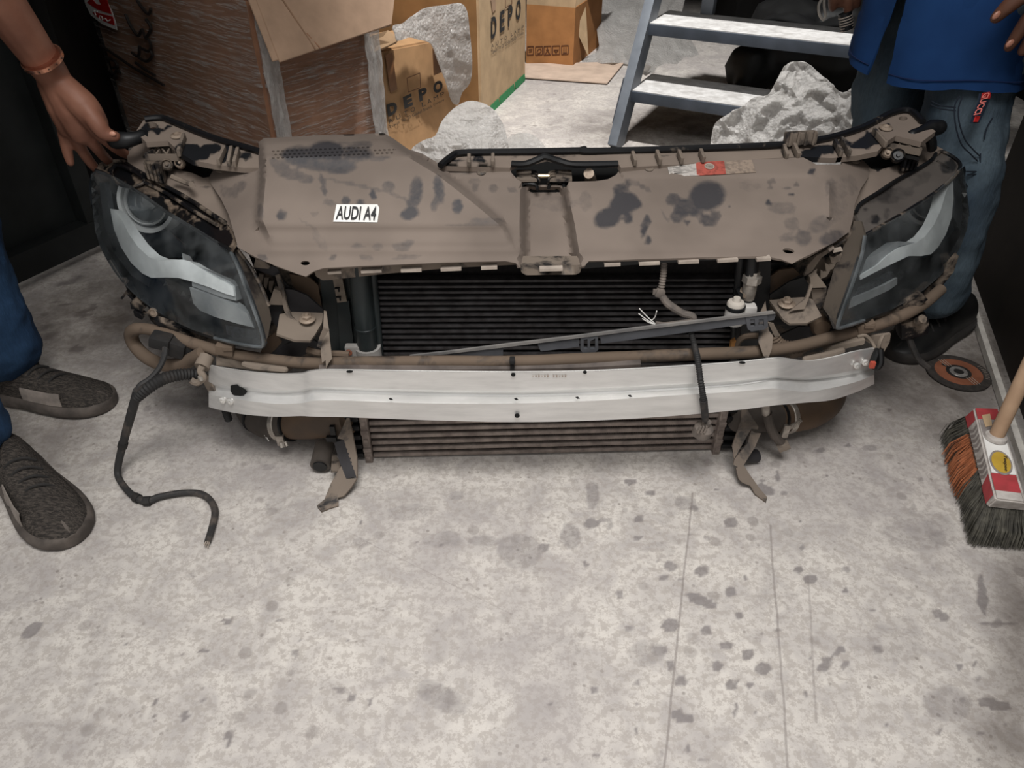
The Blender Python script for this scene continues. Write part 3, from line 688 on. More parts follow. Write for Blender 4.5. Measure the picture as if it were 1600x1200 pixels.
for q in (((228,228),(300,236),(345,252),(348,285),(310,282),(245,264)), ((1375,226),(1345,236),(1338,262),(1375,276),(1430,258),(1442,232))):
    obj('dark_cavity', sheet(q, .452, 'Z', .004, (), 14), m_hole, FE)  # black sheets added below the shelf openings in place of shade
g = newbm(); tube(g, [PZ(299,288,.47), PZ(292,286,.462), PZ(268,276,.47)], .005, 8, 3); obj('shelf_rod', g, m_dust, FE)
# ---- latch recess
g = sheet([(795,240),(972,240),(975,285),(950,292),(892,297),(812,297),(795,285)], .462, 'Z', .006, (), 20); obj('latch_well', g, m_hole, FE)
g = newbm()
tube(g, [PZ(800,256,.510), PZ(822,256,.512), PZ(845,247,.520), PZ(853,245,.522), PZ(875,252,.514), PZ(900,257,.510), PZ(965,256,.508)], .006, 8, 5); obj('latch_wire', g, m_black, FE)
for q in (((806.5,265),(833,265),(838,271),(839,280.5),(807,281)), ((861,270),(867,265),(893,265),(894,280.5),(859,280.5))):
    g = newbm(); prism(g, [PZ(x, y, .486) for x, y in q], (0, 0, -.004)); obj('latch_plate', g, m_dust, FE)
g = newbm()
for s in (0, 1):
    for dy in (0, 3.5, 7):
        X = (lambda x: x if not s else 1699 - x)
        tube(g, [PZ(X(831), 268+dy, .487), PZ(X(838), 268.5+dy, .489), PZ(X(842), 273+dy, .487), PZ(X(843), 279+dy, .48)], .0022, 6, 4)
obj('latch_spring', g, m_grimy, FE)
g = newbm(); cyl(g, PZ(841,275,.488), PZ(858,275,.488), .004, 10); obj('latch_pin', g, M('brassy_pin', (200,180,150), None, 20, .3, .8), FE)
g = newbm(); cyl(g, PZ(924,284,.462), PZ(920,271,.494), .011, 14, .009); obj('latch_stud', g, m_boltm, FE)
for q in ((813,287,840,296), (857,284,882,294)):
    g = newbm(); c = PZ((q[0]+q[2])/2, (q[1]+q[3])/2, .476); tube(g, [PZ(q[0],q[3],.472), PZ(q[0]+4,q[1]+1,.476), PZ((q[0]+q[2])/2,q[1],.477), PZ(q[2]-3,q[1]+2,.476), PZ(q[2],q[3],.472)], .003, 6, 4); obj('latch_loop', g, m_black, FE)

for hx, hy, r1, r2 in ((477,411,9,5), (1232,392,11,6)):
    obj('hole_shade_disc', sheet(ell(hx, hy, r1, r2), lambda a, b: zc(a, b) - .010, 'Z', .003, (), 8), m_hole, FE)  # black discs added under the cover holes to paint their shade
# ---- headlights
def lens_mat():
    t = NT('clear_lens'); MATS['clear_lens'] = t.m
    tr = t.n('ShaderNodeBsdfTransparent'); tr.inputs[0].default_value = (.96, .965, .96, 1)
    gl = t.n('ShaderNodeBsdfGlossy'); gl.inputs['Roughness'].default_value = .07
    gl.inputs[0].default_value = (1, 1, 1, 1)
    df = t.n('ShaderNodeBsdfDiffuse'); df.inputs[0].default_value = lin((120, 124, 126))
    fr0 = t.n('ShaderNodeFresnel'); fr0.inputs[0].default_value = 1.40; ge = t.n('ShaderNodeNewGeometry')
    m1 = t.n('ShaderNodeMixShader'); t.l(t.math('MULTIPLY', fr0.outputs[0], t.math('SUBTRACT', 1.0, ge.outputs['Backfacing'])), m1.inputs[0]); t.l(tr.outputs[0], m1.inputs[1]); t.l(gl.outputs[0], m1.inputs[2])
    m2 = t.n('ShaderNodeMixShader')
    t.l(t.math('MULTIPLY', t.ramp(t.noise(16, 6, .65), .35, .75), .22), m2.inputs[0])
    t.l(m1.outputs[0], m2.inputs[1]); t.l(df.outputs[0], m2.inputs[2]); t.l(m2.outputs[0], t.out.inputs[0]); return t.m
m_lens = lens_mat()
m_bowl = M('headlight_bowl_black', (34, 37, 40), (20, 22, 24), 18, .35)
m_bez = M('headlight_bezel_grey', (58, 62, 66), (44, 48, 52), 20, .3, .2)
m_drl = M('satin_silver_strip', (226, 231, 233), (212, 217, 220), 12, .5, .0)
m_drl2 = M('grey_reflector', (168, 172, 175), (132, 137, 141), 14, .35, .15)
m_chr = M('chrome_ring', (240, 242, 243), (222, 226, 228), 12, .25, .25)
def glass_mat():
    t = NT('projector_glass'); t.col(lin((150, 162, 170))); t.set(.06, 0, .8)
    t.b.inputs['Coat Weight'].default_value = 1.0; t.col(lin((78, 86, 92))); return t.m
m_glass = glass_mat()
def headlight(flip, lab):
    X = (lambda p: p) if not flip else None
    R = flip is not None and flip
    lo = R['open']; f0 = R['yl']
    def bowl(a, b): return f0(a, b) + .010 + .25 * smooth01(pdist([(a, b)], lo, False)[0] / 46)
    h = obj('headlight', sheet(R['house'], bowl, 'Y', .006, (), 9), m_bowl, FE); h['label'] = lab
    def sub(nm, outl, d, mat, th=.006, step=8, sm=0, raise_=None):
        f = R['yl']; g = (lambda a, b: f(a, b) + d) if raise_ is None else (lambda a, b: f(a, b) + d - raise_(a, b))
        return obj(nm, sheet(outl, g, 'Y', th, (), step), mat, h)
    sub('light_strip', R['drl'], .030, m_drl, .02)
    sub('strip_edge', R['drl_edge'], .034, m_drl2, .02)
    sub('lower_reflector', R['low'], .030, m_drl2, .015)
    sub('upper_bezel', R['bez'], .16, m_bez, .01)
    sub('outer_bezel', R['bez2'], .036, m_bez, .01)
    sub('cell_pattern', R['cell'], .036, M('ribbed_reflector', (66, 70, 76), (30, 33, 36), 130, .3, .3, .4), .008, 6)
    c, ax, r = R['proj']
    g = newbm(); lathe(g, [(r*1.02, -.02), (r*1.02, .0), (r*1.10, .012), (r*1.26, .012), (r*1.30, -.01), (r*1.27, -.03)], c, ax, 40); obj('projector_ring', g, m_chr, h)
    g = newbm(); lathe(g, [(r, -.02), (r*.97, .0), (r*.9, .010), (r*.75, .020), (r*.5, .030), (r*.25, .035), (0, .036)], c, ax, 40); obj('projector_lens', g, m_glass, h, 60)
    g = newbm(); lathe(g, [(r*.86, .0125), (r*.9, .016), (r*.95, .0125)], c, ax, 40); obj('projector_trim', g, m_chr, h)
    # clear cover
    obj('lens', sheet(R['lens'], R['yl'], 'Y', .003, (), 8), m_lens, h, 60)
    e = newbm(); f = R['yl']; tube(e, [PY(x, y, f(x, y) - .001) for x, y in R['rim']], .0032, 6, 4); obj('lens_rim', e, M('lens_rim_edge', (92, 96, 98), (50, 54, 56), 20, .25, 0, 0, .6), h)
    # dusty top plate
    obj('top_plate', sheet(R['top'], R['zt'], 'Z', .006, R['tholes'], 6, smudges(R['tw'], R.get('tb', 0))), R['tm'], h)
    for path, rr, mt in R['tubes']:
        g = newbm(); tube(g, path, rr, 8, 4); obj('plate_lip', g, mt, h)
    return h
m_plate = dusty('dusty_headlight_top', (128, 112, 97), (15, 16, 18), wear='sharp', rough_b=.3)
m_plate2 = dusty('grey_headlight_top', (90, 84, 79), (26, 27, 29), wear=True, rough_b=.4)
L = {}
L['lens'] = [(142,272),(145,330),(149,362),(156,385),(165,403),(178,424),(190,440),(212,462),(240,484),(270,501),(300,515),(335,527),(370,536),(400,541),(409,541),(412,536),(406,512),(398,488),(385,452),(372,418),(358,388),(340,377),(300,352),(260,328),(225,303),(190,282),(165,270),(150,266)]
L['house'] = L['lens']; L['open'] = L['lens'][:21]
L['yl'] = tps([(410,541,1.055),(385,452,1.085),(358,389,1.135),(300,352,1.20),(225,303,1.30),(147,268,1.405),(143,320,1.40),(150,365,1.375),(165,403,1.33),(190,440,1.28),(240,484,1.205),(300,515,1.13),(360,534,1.08),(270,420,1.155),(200,360,1.255),(330,450,1.105)])
L['drl'] = [(172,326),(182,333),(192,347),(201,365),(215,385),(233,402),(247,407),(268,406),(285,405.5),(296,408),(310,417),(335,432),(352,441),(364,448),(366,463),(352,459),(325,448),(300,440),(278,434),(258,433.5),(236,434),(222,427),(205,411),(189,386),(178,358)]
L['drl_edge'] = [(284,395),(288,405),(300,411),(330,426),(358,439),(368,447),(369,470),(345,464),(300,447),(300,440),(325,448),(352,459),(364,462),(363,449),(350,443),(330,432),(305,416),(286,408)]
L['low'] = [(296,449),(330,462),(365,476),(386,490),(397,512),(372,506),(335,495),(312,485),(302,474)]
L['bez'] = [(176,300),(200,345),(232,395),(250,403),(284,402),(285,380),(262,360),(240,350)]
L['bez2'] = [(155,285),(163,285),(170,325),(176,358),(188,388),(204,413),(222,430),(236,437),(232,448),(205,430),(178,395),(162,350)]
L['cell'] = [(352,508),(400,516),(407,533),(390,535),(355,526)]
L['proj'] = (PY(233,315,1.40), (-.12,-.9,.36), .047)
L['rim'] = [(358,389),(372,418),(385,452),(398,488),(407,515),(411,538),(402,541.5),(370,536.5),(335,528)]
L['top'] = [(150,266),(155,255),(166,249),(180,250),(190,254),(205,260),(240,281),(290,308),(330,334),(352,348),(363,362),(367,378),(360,391),(340,379),(300,355),(260,331),(225,306),(190,285),(165,272)]
L['zt'] = tps([(150,266,.442),(180,250,.452),(240,281,.446),(330,334,.438),(363,362,.436),(360,391,.423),(300,355,.424),(225,306,.432),(190,285,.438),(270,320,.425),(330,360,.424)])
L['tholes'] = [[(158,263),(161,256),(168,255),(170,260),(164,266)]]
L['tw'] = [(188,268,20,8,15,.95),(212,275,8,8,0,.5),(200,283,14,6,28,.8),(206,297,4,12,0,.95),(178,276,8,5,30,.8),(262,303,14,7,30,1),(280,313,20,8,28,1),(308,328,22,9,33,1),(325,342,14,7,30,1),(250,318,18,8,32,.75),(225,306,14,6,30,.7),(235,300,12,6,30,.5),(285,338,20,9,30,.7),(330,362,24,11,28,.95),(350,372,14,12,0,.95),(305,352,14,7,30,.7),(352,352,8,12,0,.6),(220,311,5,7,0,.8),(240,322,12,6,30,.8)]
zt = L['zt']
L['tubes'] = [([PZ(x, y, zt(x, y) + .004) for x, y in ((178,252),(192,252),(205,261),(240,281),(290,308),(330,334),(352,348))], .004, m_grimy), ([PZ(x, y, zt(x, y)+.001) for x, y in ((150,266),(165,272),(190,285),(225,306),(260,331),(300,355),(340,379),(359,390))], .0035, m_black),
  ([PZ(x, y, zt(x, y)+.006) for x, y in ((173,268),(182,258),(198,262),(214,271),(224,278))], .004, m_grimy), ([PZ(x, y, zt(x, y)+.004) for x, y in ((225,279),(224,286),(208,292),(190,290),(178,280),(173,268))], .003, m_grimy),
  ([PZ(x, y, zt(x, y)+.004) for x, y in ((228,286),(262,303),(300,328),(340,352))], .0035, m_grimy)]
L['tm'] = m_plate; L['tb'] = .50
headlight(L, 'headlight under a mud-streaked top plate')
Rr = {}
Rr['lens'] = [(1351,368),(1380,352),(1410,336),(1440,317),(1462,302),(1480,285),(1494,270),(1504,262),(1509,285),(1512,310),(1514,335),(1511,358),(1501,385),(1487,408),(1470,430),(1445,452),(1420,470),(1390,485),(1350,500),(1312,512),(1309,508),(1314,492),(1325,462),(1338,425),(1347,395)]
Rr['house'] = Rr['lens']; Rr['open'] = Rr['lens'][7:] + Rr['lens'][:1]
Rr['yl'] = tps([(1311,511,1.07),(1336,428,1.10),(1351,369,1.15),(1410,336,1.22),(1462,302,1.30),(1503,264,1.40),(1513,320,1.40),(1511,358,1.375),(1495,395,1.33),(1470,430,1.27),(1420,470,1.19),(1360,497,1.11),(1395,410,1.16),(1460,370,1.26),(1355,440,1.115)])
Rr['drl'] = [(1489,280),(1490,310),(1487,340),(1478,366),(1466,386),(1455,397),(1440,400),(1420,400),(1405,407),(1380,419),(1345,437),(1343,431),(1370,415),(1388,398),(1405,387),(1432,379),(1445,370),(1460,350),(1470,328),(1478,300)]
Rr['drl_edge'] = [(1347,407),(1375,395),(1402,377),(1430,379),(1405,385),(1388,397),(1368,414),(1343,429)]
Rr['low'] = [(1325,470),(1332,466),(1360,455),(1385,444),(1402,434),(1402,444),(1390,453),(1360,467),(1320,485)]
Rr['bez'] = [(1350,405),(1352,370),(1395,345),(1407,350),(1405,372),(1385,388)]
Rr['bez2'] = [(1491,280),(1499,275),(1504,330),(1500,360),(1490,340),(1493,310)]
Rr['cell'] = [(1345,452),(1395,425),(1400,432),(1360,452),(1332,464)]
Rr['proj'] = (PY(1447,307,1.43), (.12,-.9,.36), .044)
Rr['rim'] = [(1351,369),(1347,395),(1338,425),(1325,462),(1314,492),(1309,509),(1314,512),(1350,500.5)]
Rr['top'] = [(1350,369),(1337,330),(1345,318),(1370,302),(1400,282),(1430,266),(1455,250),(1464,240),(1474,238),(1490,246),(1500,256),(1497,266),(1482,284),(1462,300),(1440,315),(1410,334),(1380,351)]
Rr['zt'] = tps([(1350,369,.424),(1337,330,.445),(1400,282,.447),(1464,240,.455),(1500,256,.445),(1482,284,.436),(1440,315,.432),(1380,351,.426),(1400,310,.430)])
Rr['tholes'] = [[(1462,252),(1466,250),(1484,262),(1480,264)]]
Rr['tw'] = [(1380,300,18,16,-60,.7),(1385,312,10,9,0,.5),(1405,300,14,10,0,.45),(1368,343,7,8,0,.95),(1352,328,6,4,0,.8),(1390,312,18,7,0,.5),(1415,303,16,8,-20,.5),(1420,273,4,7,0,.8),(1400,278,8,8,0,.5),(1360,310,10,9,0,.5),(1385,335,6,12,10,.5),(1440,280,20,10,-30,.4),(1478,262,12,10,35,.8),(1487,258,8,12,0,.95),(1355,345,6,8,0,.4)]
zt2 = Rr['zt']
Rr['tubes'] = [([PZ(x, y, zt2(x, y) + .004) for x, y in ((1338,330),(1345,318),(1370,302),(1400,282),(1430,266),(1455,250),(1462,240))], .0035, m_black), ([PZ(x, y, zt2(x, y)+.002) for x, y in ((1462,242),(1472,237),(1490,246),(1500,256),(1497,268),(1482,284),(1462,300),(1440,315),(1410,334),(1380,351),(1351,368))], .0035, m_grimy)]
Rr['tm'] = m_plate2
headlight(Rr, 'headlight under a grey dusty top plate, less muddy')
m_cheek = dusty('cheek_dust', (84, 75, 67), (44, 40, 38), .6, 20)
# inner cheek panels beside each lens
yc = tps([(358,388,1.14),(412,541,1.058),(375,385,1.16),(428,500,1.10),(420,470,1.11)])
obj('cheek_panel', sheet([(358,388),(366,380),(376,392),(392,418),(408,448),(420,478),(424,498),(419,525),(413,540),(406,512),(398,488),(385,452),(372,418)], yc, 'Y', .006, (), 8), m_cheek, FE)
yc2 = tps([(1351,368,1.155),(1310,512,1.073),(1332,370,1.17),(1288,480,1.11),(1300,440,1.13)])
obj('cheek_panel', sheet([(1351,368),(1345,345),(1334,345),(1330,365),(1318,385),(1303,420),(1293,455),(1286,481),(1296,495),(1307,511),(1314,492),(1325,462),(1338,425),(1347,395)], yc2, 'Y', .006, (), 8), m_cheek, FE)
g = newbm(); tube(g, [PY(372,391,1.15), PY(392,418,1.13), PY(408,448,1.115), PY(420,478,1.105)], .003, 6, 3); obj('cheek_lip', g, m_dust, FE)
# underside clips of the muddy headlight
for pts, y in ((((196,455),(188,466),(191,468),(198,460),(207,470),(210,467)), 1.27), (((203,473),(210,470),(228,480),(222,488),(214,484),(205,483)), 1.24), (((208,486),(226,494),(222,500),(210,494)), 1.235), (((229,488),(250,490),(262,505),(275,520),(262,528),(246,512),(235,500)), 1.22), (((240,500),(300,518),(360,540),(330,548),(290,540),(262,528)), 1.16), (((1480,420),(1498,400),(1490,425),(1470,450),(1440,475),(1445,455)), 1.29), (((1330,510),(1400,484),(1440,460),(1450,468),(1410,500),(1350,525)), 1.18)):
    obj('headlight_bracket', sheet(pts, y, 'Y', .015, (), 12), m_grimy, FE)
g = newbm(); screw(g, PY(240,488,1.212), (-.2,-1,.4), .009); obj('bracket_screw', g, m_boltm, FE)

# ---- bumper beam: station columns of (pixel y, Y) down the profile
def beam():
    #      x    top    f1     g1     g2     c1     c2     bot   Yoff
    S = [(326, 570,   571,   596,   601,   607,   616,   636, .085),
         (345, 573,   575,   600,   606,   611,   620,   641, .066),
         (385, 579,   581,   605,   611,   614,   626,   648, .040),
         (430, 583,   585,   610,   615,   617,   631,   651, .026),
         (470, 582,   584,   609,   613,   616,   630,   650, .016),
         (492, 577,   579,   605,   609,   612,   626,   651, .006),
         (545, 576.5, 579,   606,   610,   613.5, 626,   652, .002),
         (650, 578,   580.5, 609,   613,   617,   630,   656, .0),
         (800, 579.5, 582,   611,   615.5, 619,   630.5, 659.5, -.003),
         (930, 577.5, 580,   607,   612,   615.5, 626,   657, -.002),
         (1050,571,   574,   601,   606,   609,   618,   650, .0),
         (1150,564.5, 567,   595,   599,   602,   612,   641, .004),
         (1205,558.5, 561,   588,   592,   594,   607,   634, .008),
         (1225,558.5, 561,   589,   592.5, 594,   609,   632, .014),
         (1260,563,   565,   590,   594,   597,   612,   629, .034),
         (1300,557,   559,   585,   590,   594,   606,   625, .052),
         (1340,547,   549,   577,   583,   587,   596,   612, .074),
         (1366,542,   545,   567,   574,   578,   585,   600, .095)]
    rows = []
    for (x, *ys, yo) in S:
        Y0 = 1.0 + yo
        d = [.012, .0, .002, .012, .010, -.0095, -.006]
        rows.append([PY(x, py, Y0 + dd) for py, dd in zip(ys, d)])
    rows = [crom([r[i] for r in rows], 4) for i in range(7)]   # 7 long lines
    rows = list(map(list, zip(*rows)))
    bm = loft(rows, 1, 1, .006); 
    return bm
BM = obj('bumper_beam', beam(), m_alu, FE, 28); BM['label'] = 'bare aluminium bumper beam'
def yb(px): return 1.0 + float(np.interp(px, [326,345,385,430,470,492,545,800,1150,1205,1225,1260,1300,1340,1366], [.085,.066,.040,.026,.016,.006,.002,-.003,.004,.008,.014,.034,.052,.074,.095]))
def onbeam(nm, outl, mat, off=.004, th=.006): return obj(nm, sheet(outl, lambda a, b: yb(a) - off, 'Y', th, (), 6), mat, BM)
g = newbm()
def pn(x, y, o): return PY(x, y, yb(x) - o)
onbeam('tow_hole', [(360,603),(370,601),(378,609),(380,617),(372,620),(364,617),(360,611)], m_hole, .001, .012)
for x, y in ((348,625),(360,627),(1339,571),(1352,566)):
    g = newbm(); lathe(g, [(0,0),(.0062,0),(.0058,.003),(.003,.004),(.002,.001),(0,.001)], pn(x, y, .012 if x < 800 else .004), (-.15,-1,.2), 14); obj('rivet', g, M('bright_rivet', (226,224,220), None, 20, .35, .7), BM)
for x, y, rx in ((802,586,3.4),(914,582,3),(546,581,5),(1160,567,5),(808,650,4)):
    onbeam('beam_hole', ell(x, y, rx, rx*.75 if rx < 5 else 1.7, 0, 12), m_hole, .0035 if y < 600 else .0125, .002)
# stamped faint marks and paint scuffs
g = newbm()
for k in range(12): 
    if k != 6: p = pn(833 + k*4.6, 587.5 + .0*k, .0025); box(g, p, (.0026, .0006, .0018 + .0012*(k % 3)))
q = obj('stamped_marks', g, m_ltab, BM); q['kind'] = 'stuff'
for x, y in ((806,624),(902,622),(610,624),(984,619)):
    onbeam('scuff', [(x-3,y-1),(x+1,y-2),(x+4,y+1),(x,y+1.5)], m_ink, .0135, .001)
onbeam('beam_bracket', [(310,583),(326,588),(346,640),(338,632),(322,606)], m_dirtbrkt, -.004, .004)
g = newbm(); tube(g, [PY(352,640,1.08), PY(357,655,1.085)], .0065, 10, 4, corr=(.004,.14)); obj('threaded_stud', g, m_blackrub, FE)

# ---- pedestrian protection hose above the beam, and the pipe under it
g = newbm(); tube(g, [PY(x, y, Y) for x, y, Y in ((318,551,1.10),(290,566,1.12),(262,571,1.14),(232,560,1.17),(211,540,1.19),(205,522,1.19),(214,514,1.18),(236,515,1.17),(262,523,1.15),(300,536,1.125),(350,550,1.10),(420,562,1.075),(490,568,1.06),(560,566,1.055),(700,565,1.052),(800,565,1.05),(930,560,1.052),(1050,555,1.055),(1150,551,1.06),(1200,548,1.068),(1250,540,1.085),(1300,527,1.105),(1350,514,1.13),(1400,497,1.16),(1440,477,1.195),(1470,452,1.24))], [.0125]*6+[.0105]*18, 12, 5); HO = obj('impact_hose', g, m_hose, FE)
for x, y, Y in ((352,545,1.095),(1352,510,1.128)):
    g = newbm(); box(g, PY(x, y, Y-.008), (.03, .018, .018), Matrix.Rotation(.2 if x < 800 else -.3, 3, 'Y'), .003); box(g, PY(x+5, y-2, Y-.014), (.016, .012, .006)); obj('hose_clip', g, m_hose, HO)
g = newbm(); tube(g, [PY(x, y, 1.045) for x, y in ((500,577),(600,576),(700,575),(800,574),(900,572),(1000,567))], .0085, 10, 4); obj('lower_pipe', g, M('grey_pipe', (104,94,88), (70,62,58), 20, .6), FE)
g = newbm(); box(g, PY(800.5,570,1.036), (.007,.012,.022)); box(g, PY(800.5,563,1.034), (.009,.014,.008), None, .002); obj('cable_tie', g, m_blackrub, FE)
g = newbm(); prism(g, [PY(x, y, 1.085) for x, y in ((338,558),(390,566),(460,574),(452,580),(380,576),(338,571))], (0,.02,0)); obj('beam_backing', g, m_dirtbrkt, FE)
g = newbm(); tube(g, [PY(382,569,1.06), PY(400,573,1.055), PY(445,578,1.045)], [.005,.007,.006], 8, 4, round_ends=True); obj('sensor_pipe', g, m_dirtbrkt, FE)
g = newbm(); tube(g, [PY(1258,561,1.05), PY(1290,555,1.065), PY(1315,548,1.08)], [.005,.006,.006], 8, 4, round_ends=True); obj('sensor_pipe', g, m_dirtbrkt, FE)
g = newbm(); prism(g, [PY(x, y, 1.10) for x, y in ((1290,552),(1350,538),(1352,531),(1300,542))], (0,.02,0)); obj('beam_backing', g, m_dirtbrkt, FE)
g = newbm(); tube(g, [PY(1208,524,1.10), PY(1217,538,1.095), PY(1240,543,1.09), PY(1270,536,1.095), PY(1300,530,1.11)], [.010,.011,.011,.010,.007], 12, 5, corr=(.006,.09)); obj('corrugated_hose', g, m_hose, FE)
# ---- condenser and what stands round it
YC = 1.13
CO = obj('condenser', sheet([(560,400),(1168,392),(1163,572),(576,572)], YC+.022, 'Y', .03, (), 40), m_fin, FE)
yr = [436 + 8.75*k for k in range(16)]
g = newbm()
for k, y in enumerate(yr):
    x0 = 579 + (y-436)*.105; x1 = 1152 - (y-436)*.105
    a, b = PY(x0, y, YC), PY(x1, y - 2, YC)
    b2 = newbm(); bar(b2, a, b, .018, .0045, (0, 0, 1), .0008); obj('tube', b2, m_ctube, CO)
    b2 = newbm(); prism(b2, [PY(x0+1, y+1, YC-.008), PY(x0+8, y+1, YC-.008), PY(x0+7, y-5, YC-.004)], (0, .012, 0)); obj('fin_end', b2, m_ctube, CO)
    n = 150; z1 = a.z - .0068
    for i in range(n):
        X0, X1 = a.x + (b.x-a.x)*i/n, a.x + (b.x-a.x)*(i+.5)/n
        q = [bm_.co for bm_ in ()]
        vs = [g.verts.new(V((X0, YC+.004, a.z-.002))), g.verts.new(V((X1, YC+.004, z1))), g.verts.new(V((X1, YC+.016, z1))), g.verts.new(V((X0, YC+.016, a.z-.002)))]
        g.faces.new(vs)
fins = obj('cooling_fins', g, m_fin, CO, 0); fins['kind'] = 'stuff'
def col_(nm, x0, y0, x1, y1, r, Y, mat, seg=18): 
    g = newbm(); cyl(g, PY(x0, y0, Y), PY(x1, y1, Y), r, seg); return obj(nm, g, mat, FE)
dr_ = col_('receiver_tank', 558, 400, 576, 556, .0175, 1.105, m_tank)
g = newbm(); lathe(g, [(.0176,0),(.0184,.001),(.0184,.004),(.0176,.005)], PY(571,513,1.105), (0,0,1), 20); obj('tank_band', g, m_tank, dr_)
g = newbm(); lathe(g, [(.018,-.004),(.0225,-.004),(.0225,.020),(.018,.020)], PY(576.5,556,1.105), (0,0,1), 22); box(g, PY(553,549,1.10), (.028,.014,.026), None, .003); cl_ = obj('tank_collar', g, M('pale_grey_plastic', (150,148,145), (128,124,120), 20, .6), FE)
g = newbm(); screw(g, PY(545,551,1.091), (0,-1,.2), .006); obj('collar_screw', g, M('rusty_screw', (140,78,52), (96,60,44), 60, .7), cl_)
col_('condenser_header', 580, 405, 594, 565, .0075, 1.118, m_tank)
col_('condenser_header', 1158, 400, 1146, 565, .009, 1.122, m_black)
for q, Y, mt in (([(498,420),(560,414),(572,566),(516,572)], 1.15, m_tank), ([(520,436),(535,436),(542,471),(527,473)], 1.135, m_dirtbrkt), ([(527,473),(545,470),(553,545),(532,548)], 1.14, m_tank), ([(1150,395),(1205,392),(1200,570),(1145,570)], 1.15, m_black)):
    obj('air_guide', sheet(q, Y, 'Y', .006, (), 30), mt, FE)
g = newbm()
for (x, y) in ((527,450),(529,464)): box(g, PY(x, y, 1.128), (.008,.004,.002)); box(g, PY(x+2.5, y+3, 1.128), (.002,.004,.006))
obj('guide_slots', g, m_hole, FE)['kind'] = 'stuff'
# ---- side brackets, left then right
def panel(nm, q, fn, mat, th=.004, step=10, mode='Y', label=None): 
    o = obj(nm, sheet(q, fn, mode, th, (), step), mat, FE)
    return o
m_rust = dusty('brown_dust', (92, 75, 61), (60, 48, 40), .65, 10)
m_shade = M('dark_grey_plastic', (48, 46, 48), (36, 34, 36), 14, .6)
panel('side_member', [(388,396),(430,412),(480,430),(512,440),(520,566),(440,560),(415,540),(424,500),(412,455)], 1.165, m_grimy, .02, 20)
panel('brown_liner', [(452,428),(484,434),(497,446),(503,482),(480,462),(458,448)], 1.155, m_rust)
panel('bracket_wall', [(446,452),(459,453),(480,462),(505,484),(505,490),(455,488),(447,472)], 1.13, m_shade)
panel('bracket_arm', [(420,414),(432,418),(444,440),(456,452),(446,456),(440,444),(430,432),(418,428),(396,420),(396,412)], 1.14, m_shade)
panel('bracket_shoulder', [(399,405),(412,408),(422,416),(420,420),(396,418)], 1.135, m_dirtbrkt)
for k in range(3): panel('bracket_fin', [(404+k*8,428+k*6),(412+k*8,430+k*5),(408+k*8,446+k*6),(404+k*8,440+k*6)], 1.15, m_dirtbrkt)
panel('bracket_block', [(428,451),(438,455),(446,477),(420,476)], 1.12, m_dirtbrkt, .01)
panel('bracket_inner', [(420,477),(446,478),(437,493),(433,512),(424,500)], 1.135, m_shade)
panel('bracket_flange', [(430,430),(436,428),(443,448),(448,476),(455,494),(466,503),(480,509),(472,513),(461,511),(451,501),(444,485),(438,460)], tps([(430,430,1.135),(448,476,1.115),(480,509,1.09),(455,500,1.10)]), m_dust, .004, 6)
def plate(nm, q, z, th=.004): return obj(nm, sheet(q, z, 'Z', th, (), 10), m_dirtbrkt, FE)
plate('bracket_plate', [(432,521),(437,491),(446,489),(456,487),(505,489),(503,504),(492,523),(485,532),(460,531)], tps([(432,521,.305),(437,491,.312),(505,489,.308),(485,532,.292)]), .005)
g = newbm(); bolt(g, PZ(480,499,.31), (.05,-.1,1), .0088); obj('hex_bolt', g, m_boltm, FE)
panel('torn_flange', [(506,485),(510,486),(514,516),(516,535),(519,560),(513,568),(509.5,576),(508.6,563),(503,567),(501,544),(495,541),(499,527),(505,512)], tps([(506,485,1.10),(519,560,1.04),(509,576,1.03),(495,541,1.05)]), m_dirtbrkt, .003, 6)
panel('torn_flange', [(505,512),(514,516),(505,530),(500,543),(495,541),(499,527)], 1.045, m_dust, .003, 6)
panel('lower_bracket', [(420,555),(447,538),(462,532),(492,532),(500,540),(480,552),(460,562)], 1.11, m_shade)
g = newbm(); tube(g, [PY(480,546,1.09), PY(500,552,1.085), PY(530,553,1.08), PY(545,554,1.08)], .006, 8, 4); obj('coolant_pipe', g, m_hose, FE)
panel('brown_liner', [(415,530),(430,520),(440,535),(425,552),(405,556)], 1.14, m_rust)
panel('side_member', [(1330,370),(1310,385),(1250,408),(1192,412),(1192,566),(1270,556),(1310,535),(1295,495),(1300,440)], 1.175, m_grimy, .02, 20)
panel('brown_liner', [(1196,437),(1218,422),(1240,419),(1251,429),(1233,439),(1203,462),(1198,455)], 1.16, m_rust)
panel('bracket_wall', [(1203,466),(1203,461),(1234,440),(1256,433),(1266,448),(1258,465)], 1.135, m_black)
panel('bracket_arm', [(1322,375),(1300,392),(1284,402),(1268,425),(1255,433),(1262,415),(1275,400),(1296,388)], 1.14, m_dust)
panel('bracket_shoulder', [(1294,389),(1302,384),(1304,388),(1296,393)], 1.13, m_ltab); panel('bracket_shoulder', [(1303,390),(1315,387),(1317,392),(1302,395)], 1.13, m_ltab)
for k in range(3): panel('bracket_fin', [(1316-k*9,397+k*12),(1304-k*8,404+k*11),(1296-k*7,400+k*11),(1300-k*9,412+k*12),(1312-k*10,408+k*12)], 1.15, m_dirtbrkt)
panel('bracket_block', [(1266,434),(1277,429),(1292,449),(1267,450)], 1.125, m_dirtbrkt, .01)
panel('bracket_inner', [(1268,452),(1292,450),(1290,468),(1281,484),(1270,470)], 1.135, m_dust)
panel('bracket_flange', [(1277,420),(1271,424),(1264,452),(1259,466),(1234,486),(1246,484),(1257,483),(1262,470),(1269,450)], tps([(1277,420,1.14),(1264,452,1.12),(1234,486,1.095),(1257,483,1.10)]), m_dust, .004, 6)
